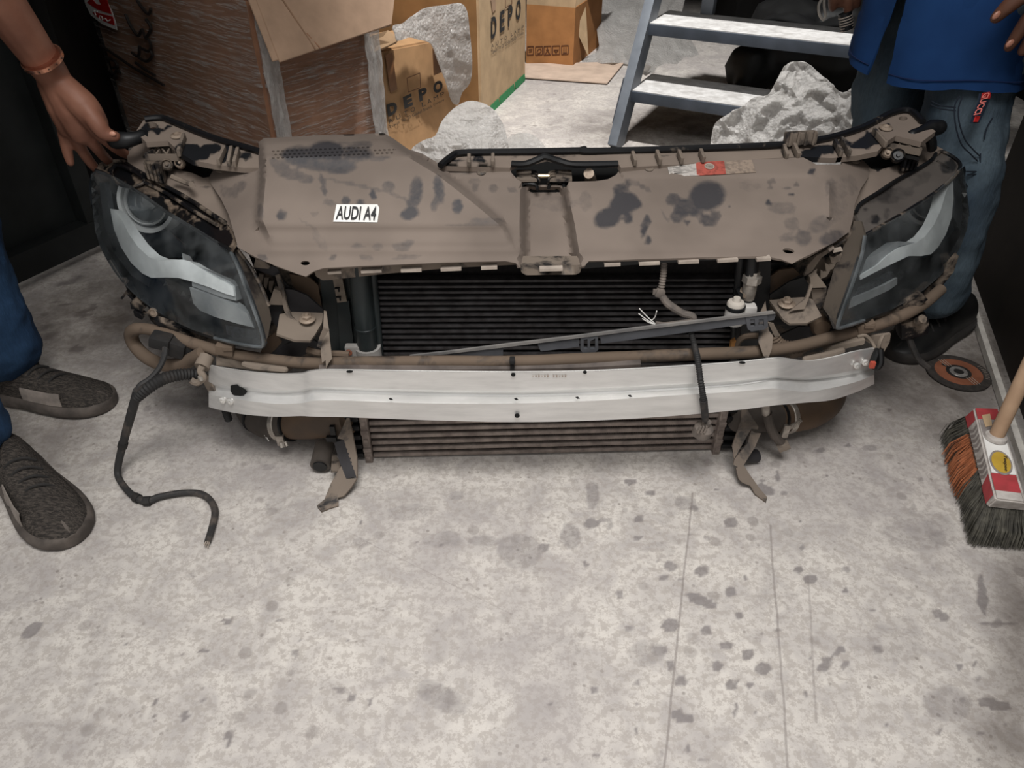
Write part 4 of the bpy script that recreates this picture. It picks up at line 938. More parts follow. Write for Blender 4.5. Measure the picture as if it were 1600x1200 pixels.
plate('bracket_plate', [(1202,469),(1240,465),(1258,464),(1270,468),(1284,494),(1260,505),(1234,505.5),(1224,499)], tps([(1202,469,.325),(1270,468,.33),(1284,494,.318),(1234,505,.312)]), .005)
g = newbm(); bolt(g, PZ(1229,475,.327), (-.05,-.1,1), .0092); obj('hex_bolt', g, m_boltm, FE)
panel('torn_flange', [(1187,490),(1196,470),(1200,505),(1201,516),(1208,525),(1206,545),(1200,561),(1193,556),(1185,534)], tps([(1190,480,1.11),(1208,525,1.06),(1200,561,1.035),(1185,534,1.055)]), m_dust, .003, 6)
panel('torn_flange', [(1200,504),(1209,506),(1219,525),(1211,527)], 1.09, m_dirtbrkt, .003, 6)
panel('lower_bracket', [(1210,528),(1250,510),(1300,515),(1330,520),(1290,538),(1230,545)], 1.13, m_shade)
g = newbm(); lathe(g, [(0,.006),(.014,.005),(.017,0),(.017,-.02)], PY(1283,511,1.125), (0,-1,.1), 18); obj('round_cap', g, m_rust, FE)
# ---- air-conditioning pipe fittings
col_('refrigerant_pipe', 1176, 398, 1174, 432, .0105, 1.10, m_black)
g = newbm(); lathe(g, [(0,0),(.0155,0),(.0155,.012),(.011,.014),(.011,.02)], PY(1174,441,1.098), (0,.05,1), 6); lathe(g, [(.0105,-.03),(.0115,-.014),(.0115,0),(.009,.002)], PY(1173,441,1.098), (0,.05,1), 16); obj('pipe_nut', g, m_metal, FE)
g = newbm(); prism(g, [PZ(x, y, .362) for x, y in ((1158,446),(1163,444),(1179,452),(1178,457),(1164,461),(1156,455))], (0,0,-.006)); obj('fitting_plate', g, m_boltm, FE)
g = newbm(); prism(g, [PY(x, y, 1.092) for x, y in ((1154,460),(1178,458),(1174,482),(1150,482))], (0,.02,0)); obj('fitting_block', g, m_black, FE)
g = newbm(); lathe(g, [(0,.011),(.0055,.011),(.007,.005),(.013,.003),(.0145,0),(.0145,-.005)], PY(1150,474,1.08), (0,.0,1), 20); obj('fitting_cap', g, M('pale_cap', (190,182,172), None, 20, .6), FE)
g = newbm(); lathe(g, [(.016,-.006),(.016,0),(.0145,.001)], PY(1150,477,1.08), (0,0,1), 20); obj('cap_seal', g, m_black, FE)
g = newbm(); lathe(g, [(0,0),(.0155,0),(.0165,-.03),(0,-.03)], PY(1150,479,1.08), (0,0,1), 20); box(g, PY(1167,485,1.085), (.028,.02,.022), None, .005); obj('white_connector', g, M('white_plastic', (206,203,198), (176,172,168), 30, .5), FE)
g = newbm(); tube(g, [PY(1152,552,1.09), PY(1152,537,1.09), PY(1160,528,1.09), PY(1172,525,1.09), PY(1188,525,1.095)], .0055, 8, 4); obj('coolant_pipe', g, m_hose, FE)
g = newbm(); tube(g, [PY(1110,552,1.075), PY(1165,553,1.075), PY(1180,549,1.078), PY(1189,540,1.085), PY(1189,526,1.095)], .0055, 8, 4); obj('coolant_pipe', g, m_hose, FE)
g = newbm(); prism(g, [PY(x, y, 1.088) for x, y in ((1141,549),(1143,536),(1150,532),(1151,549))], (0,.01,0)); obj('orange_clip', g, M('dull_orange_plastic', (176,124,70), (150,104,60), 20, .6), FE)

# ---- intercooler standing on the floor
A, B = PZ(584, 722, .0), PZ(1113, 709, .0); dx = (B-A).normalized(); ny = V((-dx.y, dx.x, 0)); W = (B-A).length
R3 = Matrix((dx, ny, V((0, 0, 1)))).transposed()
g = newbm(); box(g, A + dx*W/2 + ny*.04 + V((0,0,.10)), (W, .03, .196), R3); IC = obj('intercooler', g, m_icfin, FE, 0)
g = newbm()
for k in range(11):
    z = .010 + .0157*k
    b2 = newbm(); box(b2, A + dx*W/2 + ny*.018 + V((0,0,z)), (W, .022, .0072), R3, .001); obj('tube', b2, m_ictube, IC)
    n = 200
    for i in range(n):
        u0, u1 = W*i/n, W*(i+.62)/n; zz0, zz1 = z+.0036, z+.0121
        a_, b_ = A + dx*u0 + ny*.013, A + dx*u1 + ny*.013
        g.faces.new([g.verts.new(a_ + V((0,0,zz0))), g.verts.new(b_ + V((0,0,zz1))), g.verts.new(b_ + ny*.014 + V((0,0,zz1))), g.verts.new(a_ + ny*.014 + V((0,0,zz0)))])
q = obj('cooling_fins', g, M('dusty_fins', (84, 72, 66), (48, 40, 37), 180, .8), IC, 0); q['kind'] = 'stuff'
for s, u in ((-1, -.008), (1, W + .006)):
    g = newbm(); box(g, A + dx*u + ny*.012 + V((0,0,.098)), (.014, .03, .196), R3, .002)
    for k in range(9): box(g, A + dx*(u - s*.0 ) + ny*-.004 + V((0,0,.014+.021*k)), (.014 if k % 2 else .008, .004, .009), R3)
    ep = obj('end_plate', g, m_ictube, FE)
    for k in range(8):
        g = newbm(); box(g, A + dx*(u + s*.022) + ny*.016 + V((0,0,.018+.022*k)), (.026, .034, .010), R3, .003); obj('tank_rib', g, m_black, ep)
    g = newbm(); box(g, A + dx*(u + s*.035) + ny*.03 + V((0,0,.10)), (.05, .04, .19), R3, .006); obj('side_tank', g, m_black, FE)
# hoses, clamps, feet
m_dk = M('dusty_dark_rubber', (88, 80, 74), (64, 58, 53), 12, .75, bump=.05)
m_br = M('brown_dusty_rubber', (98, 78, 60), (74, 62, 52), 9, .7)
g = newbm(); tube(g, [PY(452,662,1.125), PY(430,662,1.14), PY(410,655,1.165), PY(394,638,1.20), PY(388,610,1.25)], [.031,.032,.033,.033,.033], 20, 6); H1 = obj('charge_hose', g, m_dk, FE)
g = newbm(); tube(g, [PY(545,655,1.085), PY(520,658,1.095), PY(490,661,1.108), PY(466,662,1.118), PY(446,662,1.13)], [.028,.029,.030,.030,.029], 20, 6); obj('charge_pipe', g, m_br, FE)
def ring(nm, c, ax, r, wd, mat, par): 
    g = newbm(); lathe(g, [(r-.003,-wd),(r,-wd),(r+.0012,-wd*.8),(r+.0012,wd*.8),(r,wd),(r-.003,wd)], c, ax, 28); return obj(nm, g, mat, par)
ax1 = PY(430,662,1.14) - PY(466,662,1.118)
m_clamp = M('zinc_clamp', (196,188,178), (150,142,134), 60, .4, .6)
cl1 = ring('hose_clamp', PY(441,662,1.133), ax1, .0335, .006, m_clamp, FE)
ring('hose_bead', PY(455,662,1.124), ax1, .033, .0022, m_black, H1); ring('hose_bead', PY(405,650,1.17), PY(394,638,1.20)-PY(410,655,1.165), .0345, .0018, m_black, H1)
g = newbm(); box(g, PY(439,686,1.095), (.014,.014,.024), None, .002); cyl(g, PY(440,691,1.09), PY(442,699,1.085), .005, 8); cyl(g, PY(446,690,1.09), PY(449,697,1.085), .003, 8); obj('clamp_screw', g, m_clamp, cl1)
g = newbm()
for a_, b_ in (((413,675),(416,675)), ((413,675),(414,681)), ((414,681),(418,680)), ((415,684),(420,683)), ((417,684),(420,689))): bar(g, PY(*a_,1.113), PY(*b_,1.113), .001, .0016)
obj('chalk_mark', g, m_paper, H1)['kind'] = 'stuff'
g = newbm(); box(g, PY(520,672,1.058), (.009,.006,.02)); box(g, PY(518,685,1.058), (.018,.008,.01)); obj('pipe_latch', g, m_black, FE)
g = newbm(); tube(g, [PY(1150,652,1.10), PY(1180,652,1.115), PY(1212,652,1.13)], [.027,.028,.028], 20, 4); obj('charge_pipe', g, m_dk, FE)
g = newbm(); tube(g, [PY(1205,652,1.128), PY(1240,650,1.145), PY(1268,642,1.165), PY(1290,625,1.20), PY(1298,600,1.24)], [.028,.031,.033,.034,.034], 20, 6); H2 = obj('charge_hose', g, m_br, FE)
ax2 = PY(1250,648,1.15) - PY(1212,652,1.13)
cl2 = ring('hose_clamp', PY(1228,651,1.14), ax2, .0325, .006, m_clamp, FE); ring('hose_bead', PY(1216,652,1.132), ax2, .031, .002, m_black, H2)
g = newbm(); box(g, PY(1227,672,1.105), (.012,.012,.03), None, .002); tube(g, [PY(1232,668,1.105), PY(1244,662,1.11), PY(1251,655,1.115)], .005, 8, 3, corr=(.003,.15)); obj('clamp_screw', g, m_clamp, cl2)
g = newbm(); cyl(g, PY(1196,630,1.06), PY(1197,646,1.065), .0075, 12); obj('metal_stub', g, m_metal, FE)
g = newbm(); tube(g, [PY(1199,645,1.065), PY(1203,665,1.07), PY(1212,683,1.075), PY(1226,696,1.08)], .0085, 10, 4); hz_ = obj('drain_hose', g, m_dk, FE)
g = newbm(); box(g, PY(1224,697,1.073), (.022,.014,.014), Matrix.Rotation(-.5,3,'Y'), .002); obj('hose_clip', g, m_dirtbrkt, hz_)
zl = tps([(541,653,.125),(546,653,.125),(550,675,.105),(557,715,.06),(557,747,.035),(541,748,.03),(522,692,.08),(537,688,.088),(501,798,.005),(495,790,.007),(528,787,.006),(537,772,.014)])
zr = tps([(1159,638,.125),(1165,636,.125),(1185,668,.10),(1189,677,.09),(1147,717,.05),(1162,727,.04),(1150,731,.036),(1172,742,.026),(1198,776,.005),(1197,783,.004),(1172,759,.012)])
m_foot2 = dusty('grey_dusty_steel', (118, 106, 96), (64, 60, 57), .6, 24)
for nm, q, zf, mt in (('foot_bracket', [(535,668),(541.7,653),(546,653),(550,675),(557.5,715),(557.5,747),(546,716),(537,687),(527,685)], zl, m_dust), ('foot_bracket', [(522,692),(537,687),(547,713),(556.5,745),(541,748),(530,720)], zl, m_shade), ('foot_tip', [(541,748),(557.5,747.5),(548,762),(537,775),(528,777.5),(529,790),(515,794),(502,799),(495,790),(507,780),(517,755),(533,728)], zl, m_dust),
  ('foot_bracket', [(1159,638),(1165,636),(1174,650),(1185,667),(1184,671),(1174,670),(1168,680),(1147,717),(1144,698),(1153,670),(1158,655)], zr, m_foot2), ('foot_bracket', [(1174,673),(1180,676),(1189,677),(1180,698),(1162,727),(1153,730),(1146,726),(1148,717),(1168,693)], zr, m_foot2), ('foot_tip', [(1150,731),(1162,727),(1172,742),(1187,763),(1199,777),(1197,784),(1180,772),(1172.5,759),(1160,754),(1154,748)], zr, m_foot2)):
    obj(nm, sheet(q, zf, 'Z', .004, (), 7), mt, FE)
g = newbm(); tube(g, [PZ(508,695,.030), PZ(500,728,.022)], .0185, 14, 1); stb = obj('stub_pipe', g, m_dk, FE)
g = newbm(); tube(g, [PZ(500,727.5,.022), PZ(499.4,730,.0215)], .013, 14, 1); obj('pipe_bore', g, m_black, stb)
g = newbm(); tube(g, [PZ(1160,712,.022), PZ(1183,712,.016)], .014, 14, 1, flat=.8); obj('stub_pipe', g, m_shade, FE)
obj('foot_bracket', sheet([(519,705),(532,720),(531,735),(517,737)], .03, 'Z', .003, (), 10), m_dust, FE)

# ---- wiring
m_cable = M('taped_black_cable', (44, 43, 43), (84, 76, 70), 40, .7, lo=.5, hi=.72)
g = newbm(); tube(g, [PY(312,585,1.085), PY(285,585,1.07), PY(255,592,1.05), PY(230,607,1.035), PY(214,622,1.03)], [.009,.010,.0105,.0105,.008], 12, 6, corr=(.0055,.08)); obj('conduit', g, m_blackrub, FE)
g = newbm(); tube(g, [PY(256,532,1.12), PY(258,550,1.10), PY(250,573,1.07), PY(234,592,1.045), PY(218,603,1.032), PY(214,618,1.03)], [.0055,.0055,.005,.0048,.0048,.0048], 8, 5); obj('lead_wire', g, m_cable, FE)
g = newbm(); box(g, PY(252,532,1.12), (.035,.03,.022), Matrix.Rotation(.3,3,'Y'), .006); box(g, PY(278,542,1.125), (.03,.03,.03), Matrix.Rotation(.4,3,'Y'), .005); box(g, PY(300,546,1.13), (.035,.025,.03), Matrix.Rotation(.2,3,'Y'), .006); obj('wire_plug', g, m_blackrub, FE)
pts = [PZ(215,610,.205), PZ(207,640,.155), PZ(199,668,.11), PZ(192,695,.07), PZ(185,725,.03), PZ(185,745,.010), PZ(199,766,.008), PZ(214,778,.008), PZ(230,783,.008), PZ(250,776,.008), PZ(285,770,.008), PZ(312,771,.008), PZ(329,782,.008), PZ(336,800,.008), PZ(331,825,.008), PZ(324,847,.008)]
g = newbm(); tube(g, pts, [.0075,.008,.0075,.007,.0065,.006,.006,.0065,.007,.0062,.006,.006,.006,.0062,.006,.0055], 10, 6); cb = obj('loose_cable', g, m_cable, FE)
for x, y, r in ((191,690,.0085),(214,778,.0085),(230,783,.009)):
    g = newbm(); k = min(range(len(pts)), key=lambda i: abs(proj(pts[i])[0]-x) + abs(proj(pts[i])[1]-y)); d = (pts[min(k+1,15)]-pts[k-1]).normalized(); cyl(g, pts[k]-d*.006, pts[k]+d*.006, r, 10); obj('tape_band', g, m_blackrub, cb)
g = newbm(); e0 = pts[-1]; d = (pts[-1]-pts[-2]).normalized()
for k in range(6): a = k*1.05; o_ = V((math.cos(a)*.003,0,math.sin(a)*.003)); cyl(g, e0+o_, e0+o_*1.3+d*(.005+.002*(k % 3)), .0011, 5)
obj('wire_ends', g, m_ltab, cb)['kind'] = 'stuff'
g = newbm(); cyl(g, PY(323,557,1.10), PY(315,574,1.08), .013, 14); tube(g, [PY(316,572,1.075), PY(313,580,1.07), PY(318,590,1.065), PY(308,598,1.065), PY(298,594,1.065)], .006, 8, 4); obj('cable_hook', g, m_dirtbrkt, FE)
g = newbm(); cyl(g, PY(312,588,1.06), PY(315,594,1.06), .004, 8); obj('bright_stud', g, m_metal, FE)
g = newbm(); tube(g, [PY(1038,398,1.10), PY(1037,425,1.095), PY(1033,452,1.09)], .0052, 10, 5, corr=(.0045,.12)); HW = obj('hanging_wire', g, m_ltab if False else M('dusty_conduit', (122,112,104), (84,78,74), 40, .8), FE)
m_con = HW.data.materials[0]
g = newbm(); box(g, PY(1031,458,1.085), (.014,.010,.013), Matrix.Rotation(.3,3,'Y'), .002); box(g, PY(1024,456,1.085), (.008,.003,.010)); obj('wire_clip', g, m_con, HW)
g = newbm(); tube(g, [PY(1034,462,1.085), PY(1042,473,1.08), PY(1054,482,1.075), PY(1068,490,1.072), PY(1080,493,1.068), PY(1084,498,1.066), PY(1078,503,1.064), PY(1066,504,1.063), PY(1040,507,1.062), PY(1024,506,1.062)], [.006,.0065,.0065,.006,.006,.0055,.005,.0045,.004,.0045], 10, 5); obj('taped_wire', g, m_con, HW)
for a, b in (((1024,506),(999,482)), ((1024,507),(998,490)), ((1024,507),(1004,498)), ((1019,500),(1026,486))):
    g = newbm(); tube(g, [PY(*a,1.062), PY((a[0]+b[0])/2+1,(a[1]+b[1])/2+2,1.058), PY(*b,1.05)], .0009, 5, 4); obj('frayed_end', g, m_paper, HW)
g = newbm(); tube(g, [PY(1079,515,1.07), PY(1085,540,1.045), PY(1090,560,1.01), PY(1094,590,.978), PY(1098,615,.972), PY(1100,628,.974)], .0048, 10, 5, corr=(.0042,.12)); obj('corrugated_wire', g, m_blackrub, HW)
g = newbm(); tube(g, [PY(1099,624,.974), PY(1101,643,.985), PY(1102,656,.99)], [.0065,.0062,.0055], 10, 3); obj('wire_sleeve', g, m_cable, HW)
g = newbm(); lathe(g, [(0,-.012),(.012,-.012),(.0165,-.008),(.0165,.008),(.011,.013),(.007,.014),(.007,.024),(0,.024)], PY(1098,673,1.0), (.15,-.15,1), 16)
for k in range(3): box(g, PY(1092+k*5,671,.983), (.0025,.004,.014), Matrix.Rotation(.2,3,'Y'))
obj('plug_connector', g, m_con, HW)
# hook and clip at the far end of the beam
g = newbm(); tube(g, [PY(1340,526,1.11), PY(1352,524,1.11), PY(1362,534,1.11), PY(1370,546,1.10), PY(1376,532,1.10), PY(1380,524,1.11)], .003, 6, 3); obj('wire_bracket', g, m_dirtbrkt, FE)
g = newbm(); tube(g, [PY(1372,545,1.09), PY(1366,560,1.08), PY(1364,570,1.075), PY(1370,575,1.072), PY(1376,566,1.075), PY(1376,545,1.085)], [.005,.006,.006,.005,.006,.005], 8, 4); hk = obj('release_hook', g, m_black, FE)
g = newbm(); box(g, PY(1363,570,1.066), (.008,.006,.012)); obj('red_tab', g, M('faded_red_plastic', (190,84,66), None, 20, .6), hk)
g = newbm(); prism(g, [PY(x, y, 1.13) for x, y in ((1345,528),(1376,524),(1392,522),(1390,535),(1380,552),(1376,540),(1358,536))], (0,.006,0)); obj('end_bracket', g, m_dirtbrkt, FE)
g = newbm(); tube(g, [PY(1418,520,1.20), PY(1425,540,1.19), PY(1436,562,1.18), PY(1452,575,1.17)], .006, 8, 4); obj('trailing_wire', g, m_blackrub, FE)
g = newbm(); box(g, PY(1425,508,1.20), (.05,.03,.04), Matrix.Rotation(-.3,3,'Y'), .008); cyl(g, PY(1434,502,1.18), PY(1442,498,1.17), .008, 10); obj('wire_plug', g, m_grimy, FE)

# ------------------------------------------------------------------ loose trim strip lying across the radiator
TS = thing('trim_strip', 'thin grey plastic trim strip with clips lying slantwise across the radiator', 'trim', (.1, 1.06, .25))
yt = lerpt([(640, 1.072), (1210, 1.05)])
def tpart(nm, q, d=0, th=.004, holes=(), mat=None): return obj(nm, sheet(q, lambda a, b: yt(a) + d, 'Y', th, holes, 14), mat or m_grey, TS)
tpart('top_flange', [(640,556),(700,549.5),(800,537),(900,525),(1000,512),(1100,500),(1208,487),(1212,490),(1100,503.5),(1000,516),(900,529),(800,541.5),(700,553),(645,559)], -.004, .004, (), M('dusty_strip_edge', (128,124,120), (100,98,97), 25, .8))
tpart('web', [(700,553),(786,543),(786,556),(700,560)]); tpart('web', [(840,538),(905,529.5),(905,542),(845,549)]); tpart('web', [(937,525),(1205,490),(1212,493),(1209,500),(1160,507),(1070,520),(940,537)])
tpart('clip', [(907,528),(934,525),(935,546),(930,551),(911,552),(907,547)], -.002, .006, [[(912,531),(918,530),(918,545),(912,545)], [(922,533),(930,529),(930,545),(922,545)]])
tpart('clip', [(1165,496),(1199,491),(1200,511),(1194,515),(1174,518),(1168,514)], -.002, .006, [[(1172,499),(1179,498),(1180,510),(1173,511)], [(1186,499),(1193,498),(1194,509),(1185,510)]])
# ------------------------------------------------------------------ store room behind: cartons, bubble wrap, step ladder
def card(name, c1, c2=None): return M(name, c1, c2 or tuple(int(x*.9) for x in c1), 14, .8, 0, .04, .2)
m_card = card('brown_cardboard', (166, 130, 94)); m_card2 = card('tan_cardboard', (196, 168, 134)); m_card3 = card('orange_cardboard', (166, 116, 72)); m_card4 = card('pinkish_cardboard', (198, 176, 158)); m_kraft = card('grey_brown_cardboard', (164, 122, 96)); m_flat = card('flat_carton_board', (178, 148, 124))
m_print = M('printed_black', (28, 26, 26), (40, 38, 36), 60, .7); m_printbr = M('printed_brown', (92, 54, 34), (80, 48, 32), 60, .7); m_green = M('printed_green', (40, 130, 76), (52, 140, 88), 60, .7)
m_tape = M('brown_packing_tape', (122, 84, 52), (104, 70, 44), 24, .3, spec=.6)
def film(name, tint, alpha_lo, alpha_hi, bubbles, streak=None):
    t = NT(name); MATS[name] = t.m
    t.col(t.mix(t.ramp(t.noise(18, 5), .4, .6), lin(tint), lin(tuple(int(x*.94) for x in tint))))
    t.set(.16, 0, 1.0)
    if streak:
        h1 = t.noise(1.0, 7, .7, .6, vec=t.stretch(streak)); h2 = t.noise(1.0, 6, .75, .3, vec=t.stretch((streak[0]*.6, streak[1]*.6, streak[2]*1.2), (.5, .7, .3))); h3 = t.noise(1.0, 6, .75, .3, vec=t.stretch((streak[0]*.7, streak[1]*.7, streak[2]*1.1), (-.6, -.4, .8))); h = t.math('MAXIMUM', t.math('MULTIPLY', h1, .97), t.math('MAXIMUM', h2, h3)); t.bump(h, .9, .02)
    else:
        v = t.math('SUBTRACT', 1.0, t.ramp(t.vor(bubbles), 0, .7)); rn = t.n('ShaderNodeTexNoise', noise_type='RIDGED_MULTIFRACTAL'); rn.inputs['Scale'].default_value = 20; rn.inputs['Detail'].default_value = 5; t.l(t.co, rn.inputs['Vector'])
        h = t.math('ADD', t.math('ADD', t.math('MULTIPLY', v, .30), t.math('MULTIPLY', rn.outputs['Fac'], .55)), t.noise(45, 6, .7, .6)); bo = t.bump(h, 1.0, .012)
    tr = t.n('ShaderNodeBsdfTransparent'); tr.inputs[0].default_value = (.95, .95, .95, 1)
    if not streak:
        tl = t.n('ShaderNodeBsdfTranslucent'); tl.inputs[0].default_value = lin((225, 222, 218)); m0 = t.n('ShaderNodeMixShader'); m0.inputs[0].default_value = .5; t.l(bo, tl.inputs['Normal'])
        t.l(t.b.outputs[0], m0.inputs[1]); t.l(tl.outputs[0], m0.inputs[2]); body = m0.outputs[0]
    else: body = t.b.outputs[0]
    mx = t.n('ShaderNodeMixShader'); t.l(t.ramp(h if streak else t.noise(9, 5), .545 if streak else .35, .72 if streak else .65, alpha_lo, alpha_hi), mx.inputs[0])  # pale streaks in the stretch film's opacity stand in for its highlights
    t.l(tr.outputs[0], mx.inputs[1]); t.l(body, mx.inputs[2]); t.l(mx.outputs[0], t.out.inputs[0]); return t.m
m_bubble = film('bubble_wrap', (232, 229, 226), .72, .86, 95)
m_stretch = film('stretch_film', (225, 218, 212), .03, .75, 0, (10, 10, 120)); m_stretch_edge = film('stretch_film_edge', (222, 217, 212), .4, .85, 0, (60, 60, 10))
def hexa(bm, b, t):
    vs = [bm.verts.new(V(p)) for p in list(b) + list(t)]; n = 4
    bm.faces.new(vs[:4]); bm.faces.new(vs[4:])
    for i in range(4): bm.faces.new((vs[i], vs[(i+1) % 4], vs[4+(i+1) % 4], vs[4+i]))
def wear_box(bm, r=.004): bmesh.ops.bevel(bm, geom=list(bm.edges), offset=r, segments=2, affect='EDGES')
# big carton in stretch film
N0, R0, L0_ = V((-.688, 2.2, 0)), V((-.426, 2.51, 0)), V((-1.40, 2.80, 0)); F0 = R0 + L0_ - N0
HB = .60
WB = thing('wrapped_carton', 'large brown carton in shiny stretch film with handwritten marks and a red sticker', 'box', N0)
up = V((0, 0, HB))
bm = newbm(); hexa(bm, (N0, R0, F0, L0_), (N0+up, R0+up, F0+up, L0_+up)); wear_box(bm, .012); obj('carton', bm, m_kraft, WB)
def faceskin(a, b, z0, z1, n, off, nu=26, nv=22, amp=.006, sc=14):
    rows = []
    for j in range(nv+1):
        z = z0 + (z1-z0)*j/nv
        rows.append([a.lerp(b, i/nu) + V((0,0,z)) + n*(off + amp*fbm(V((i*.35, j*.35+sc, 3.3)))) for i in range(nu+1)])
    return loft(rows, 1, 1, .0015)
dR = (R0-N0).normalized(); nR = V((dR.y, -dR.x, 0)); dL = (L0_-N0).normalized(); nL = V((-dL.y, dL.x, 0))
obj('film', faceskin(N0, R0, .01, HB-.005, nR, .010), m_stretch, WB, 60); obj('film', faceskin(N0, L0_, .01, HB-.005, nL, .010, 50), m_stretch, WB, 60)
obj('film_fold', faceskin(N0 + dR*.36, R0 + dR*.012, .0, HB-.01, nR, .018, 8, 30, .008), m_stretch_edge, WB, 60); obj('film_fold', faceskin(N0 - dR*.0, N0 + dR*.05, .0, HB-.01, nR, .016, 6, 30, .006, 4), m_stretch_edge, WB, 60)
def onL(px, py, o=.018): return PP(px, py, N0 + nL*o, nL)
def strokes(nm, polys, fn, r, mat, par):
    for pl in polys:
        g = newbm(); tube(g, [fn(x, y) for x, y in pl], r*1.5, 6, 4, flat=1.0); obj(nm, g, mat, par)
m_marker = M('marker_ink', (34, 26, 22), None, 50, .7)
strokes('handwriting', [[(196,22),(204,40),(216,56),(222,46),(226,56),(232,62),(236,72),(233,80),(222,76)],[(206,82),(216,88),(218,72)],[(215,88),(228,96),(238,88),(235,78)],[(228,60),(236,44),(228,30)],[(214,0),(222,12),(232,22),(236,14)],[(212,98),(226,108),(242,118)],[(156,70),(180,86),(206,104),(230,118),(256,133)],[(168,98),(172,110),(182,118)],[(168,92),(178,94),(184,104),(176,106)],[(178,122),(182,110),(188,114)]], lambda x, y: onL(x, y, .021), .0032, m_marker, WB)
rd = M('red_sticker_paper', (196, 34, 30), (180, 30, 28), 30, .5)
def flatL(nm, q, o, mat, par): g = newbm(); prism(g, [onL(x, y, o) for x, y in q], -nL*.001); return obj(nm, g, mat, par)
sk = flatL('sticker', [(131,2),(142,24),(160,38),(183,47),(181,36),(175,18),(163,-6),(140,-14)], .022, m_paper, WB); sk['label'] = 'red and white sticker'
flatL('sticker_print', [(136,4),(152,15),(167,20),(174,22),(167,0),(156,-8),(150,-8),(158,8),(150,6),(142,-4)], .0235, rd, sk); flatL('sticker_print', [(143,17),(152,20),(176,26),(179,40),(162,33),(148,24)], .0235, rd, sk)
strokes('sticker_marks', [[(147,16),(150,24)],[(144,18),(152,18)],[(155,25),(156,31)],[(155,25),(159,26),(160,31)],[(162,30),(165,29),(168,33),(172,31)]], lambda x, y: onL(x, y, .0245), .0011, m_paper, sk)
# flattened carton hanging over its top edge
CS = thing('flattened_carton', 'flattened plain carton hanging over the top edge of the film-wrapped carton', 'cardboard', PY(437, 97, 2.1))
A_, B_, C_ = PY(437, 97, 2.10), PY(612, 38, 2.36), PY(398, -6, 2.185); D_ = PY(618, -14, 2.42)
nn = (B_-A_).cross(C_-A_).normalized(); nn = -nn if nn.dot(CAM-A_) < 0 else nn
for k, (da, off) in enumerate(((0, 0), (1, -.008))):
    s_ = V((-.012, -.01, .008)) * da; bm = newbm(); prism(bm, [A_+s_+nn*off, B_+nn*off, D_+nn*off, C_+s_*1.2+nn*off], -nn*.005); wear_box(bm, .0012); obj('board_layer', bm, m_flat, CS)
bm = newbm(); T0, T1 = C_ - nn*.02, D_ - nn*.02; bk = -nR*.45; T2, T3 = V((T1.x, T1.y, HB+.02)) + bk, V((T0.x, T0.y, HB+.02)) + bk; prism(bm, [T0, T1, T2, T3], (0, 0, .006)); obj('board_fold', bm, m_flat, CS)
bm = newbm(); a, b = A_.lerp(B_, .30) + nn*.002, C_.lerp(D_, .16) + nn*.002; bar(bm, a, b, .004, .002, nn); obj('crease', bm, M('crease_line', (150, 118, 94), None, 20, .9), CS)
bm = newbm(); bar(bm, A_.lerp(B_, .34) + nn*.002, A_.lerp(B_, .30).lerp(C_.lerp(D_, .2), .3) + nn*.002, .003, .002, nn); obj('crease', bm, m_kraft, CS)

# printing shared by the two lamp cartons
def print_lamp(par, P, boldw, ink):
    """P: dict of pixel anchors on plane (fn): three lines of lettering"""
    fn = P['fn']
    for key, s, bold in (('big', 'DEPO', boldw), ('mid', 'AUTO  LAMP', .0), ('low', 'Taiwan Top 20 Global Brands Company', .0)):
        (ax, ay), (bx, by), (cx, cy) = P[key]
        a, b, c = fn(ax, ay), fn(bx, by), fn(cx, cy)
        L_ = (b-a).length; h_ = (c-a).length
        if key == 'low':
            for wd, u0, u1 in (('Taiwan', 0, .17), ('Top', .20, .28), ('20', .31, .37), ('Global', .40, .57), ('Brands', .60, .76), ('Company', .79, 1.0)):
                q = text(wd, a + (b-a)*u0, b-a, c-a, h_, L_*(u1-u0), bold, ink, par, 'lettering', 1.0, .0015); q['kind'] = 'stuff'
            continue
        for ch, u, wf in ((('D', 0, .165), ('E', .28, .15), ('P', .55, .15), ('O', .82, .18)) if key == 'big' else (('A', .0, .07), ('U', .13, .07), ('T', .26, .07), ('O', .38, .075), ('L', .58, .06), ('A', .68, .07), ('M', .80, .08), ('P', .93, .07))):
            text(ch, a + (b-a)*u, b-a, c-a, h_, L_*wf, bold, ink, par, 'letter', 1.0, .0015)
# small leaning carton
SB = thing('lamp_carton', 'smaller brown carton with bold black lettering, between wrapped carton and tall pale carton', 'box', (-.42, 2.53, 0))
b0, b1, t1, t0 = V((-.415, 2.54, .0)), V((-.185, 2.95, 0)), V((-.243, 2.96, .33)), V((-.430, 2.54, .386)); bk = V((-.19, .135, 0))
bm = newbm(); hexa(bm, (b0, b1, b1+bk, b0+bk), (t0, t1, t1+bk, t0+bk)); wear_box(bm, .006); obj('carton', bm, m_card, SB)
nS = (b1-b0).cross(t0-b0).normalized(); nS = -nS if nS.dot(CAM-b0) < 0 else nS
fS = lambda x, y, o=.002: PP(x, y, b0 + nS*o, nS)
print_lamp(SB, dict(fn=fS, big=((606,183),(692,141),(603,164)), mid=((607,194),(694,149.5),(605.5,187)), low=((608,201),(694,158),(607,196))), .06, m_print)
def flatS(nm, q, mat): g = newbm(); prism(g, [fS(x, y, .003) for x, y in q], -nS*.001); return obj(nm, g, mat, SB)
flatS('tape', [(602,86),(613,82),(621,139),(610,145)], m_tape); flatS('tape', [(676,76),(684,72),(692,112),(678,118)], m_tape)
for a, b in (((636,122),(656,114)), ((656,114),(657,137)), ((657,137),(638,144)), ((638,144),(636,122))): g = newbm(); bar(g, fS(*a, .003), fS(*b, .003), .0022, .001, nS); obj('printed_box', g, m_printbr, SB)
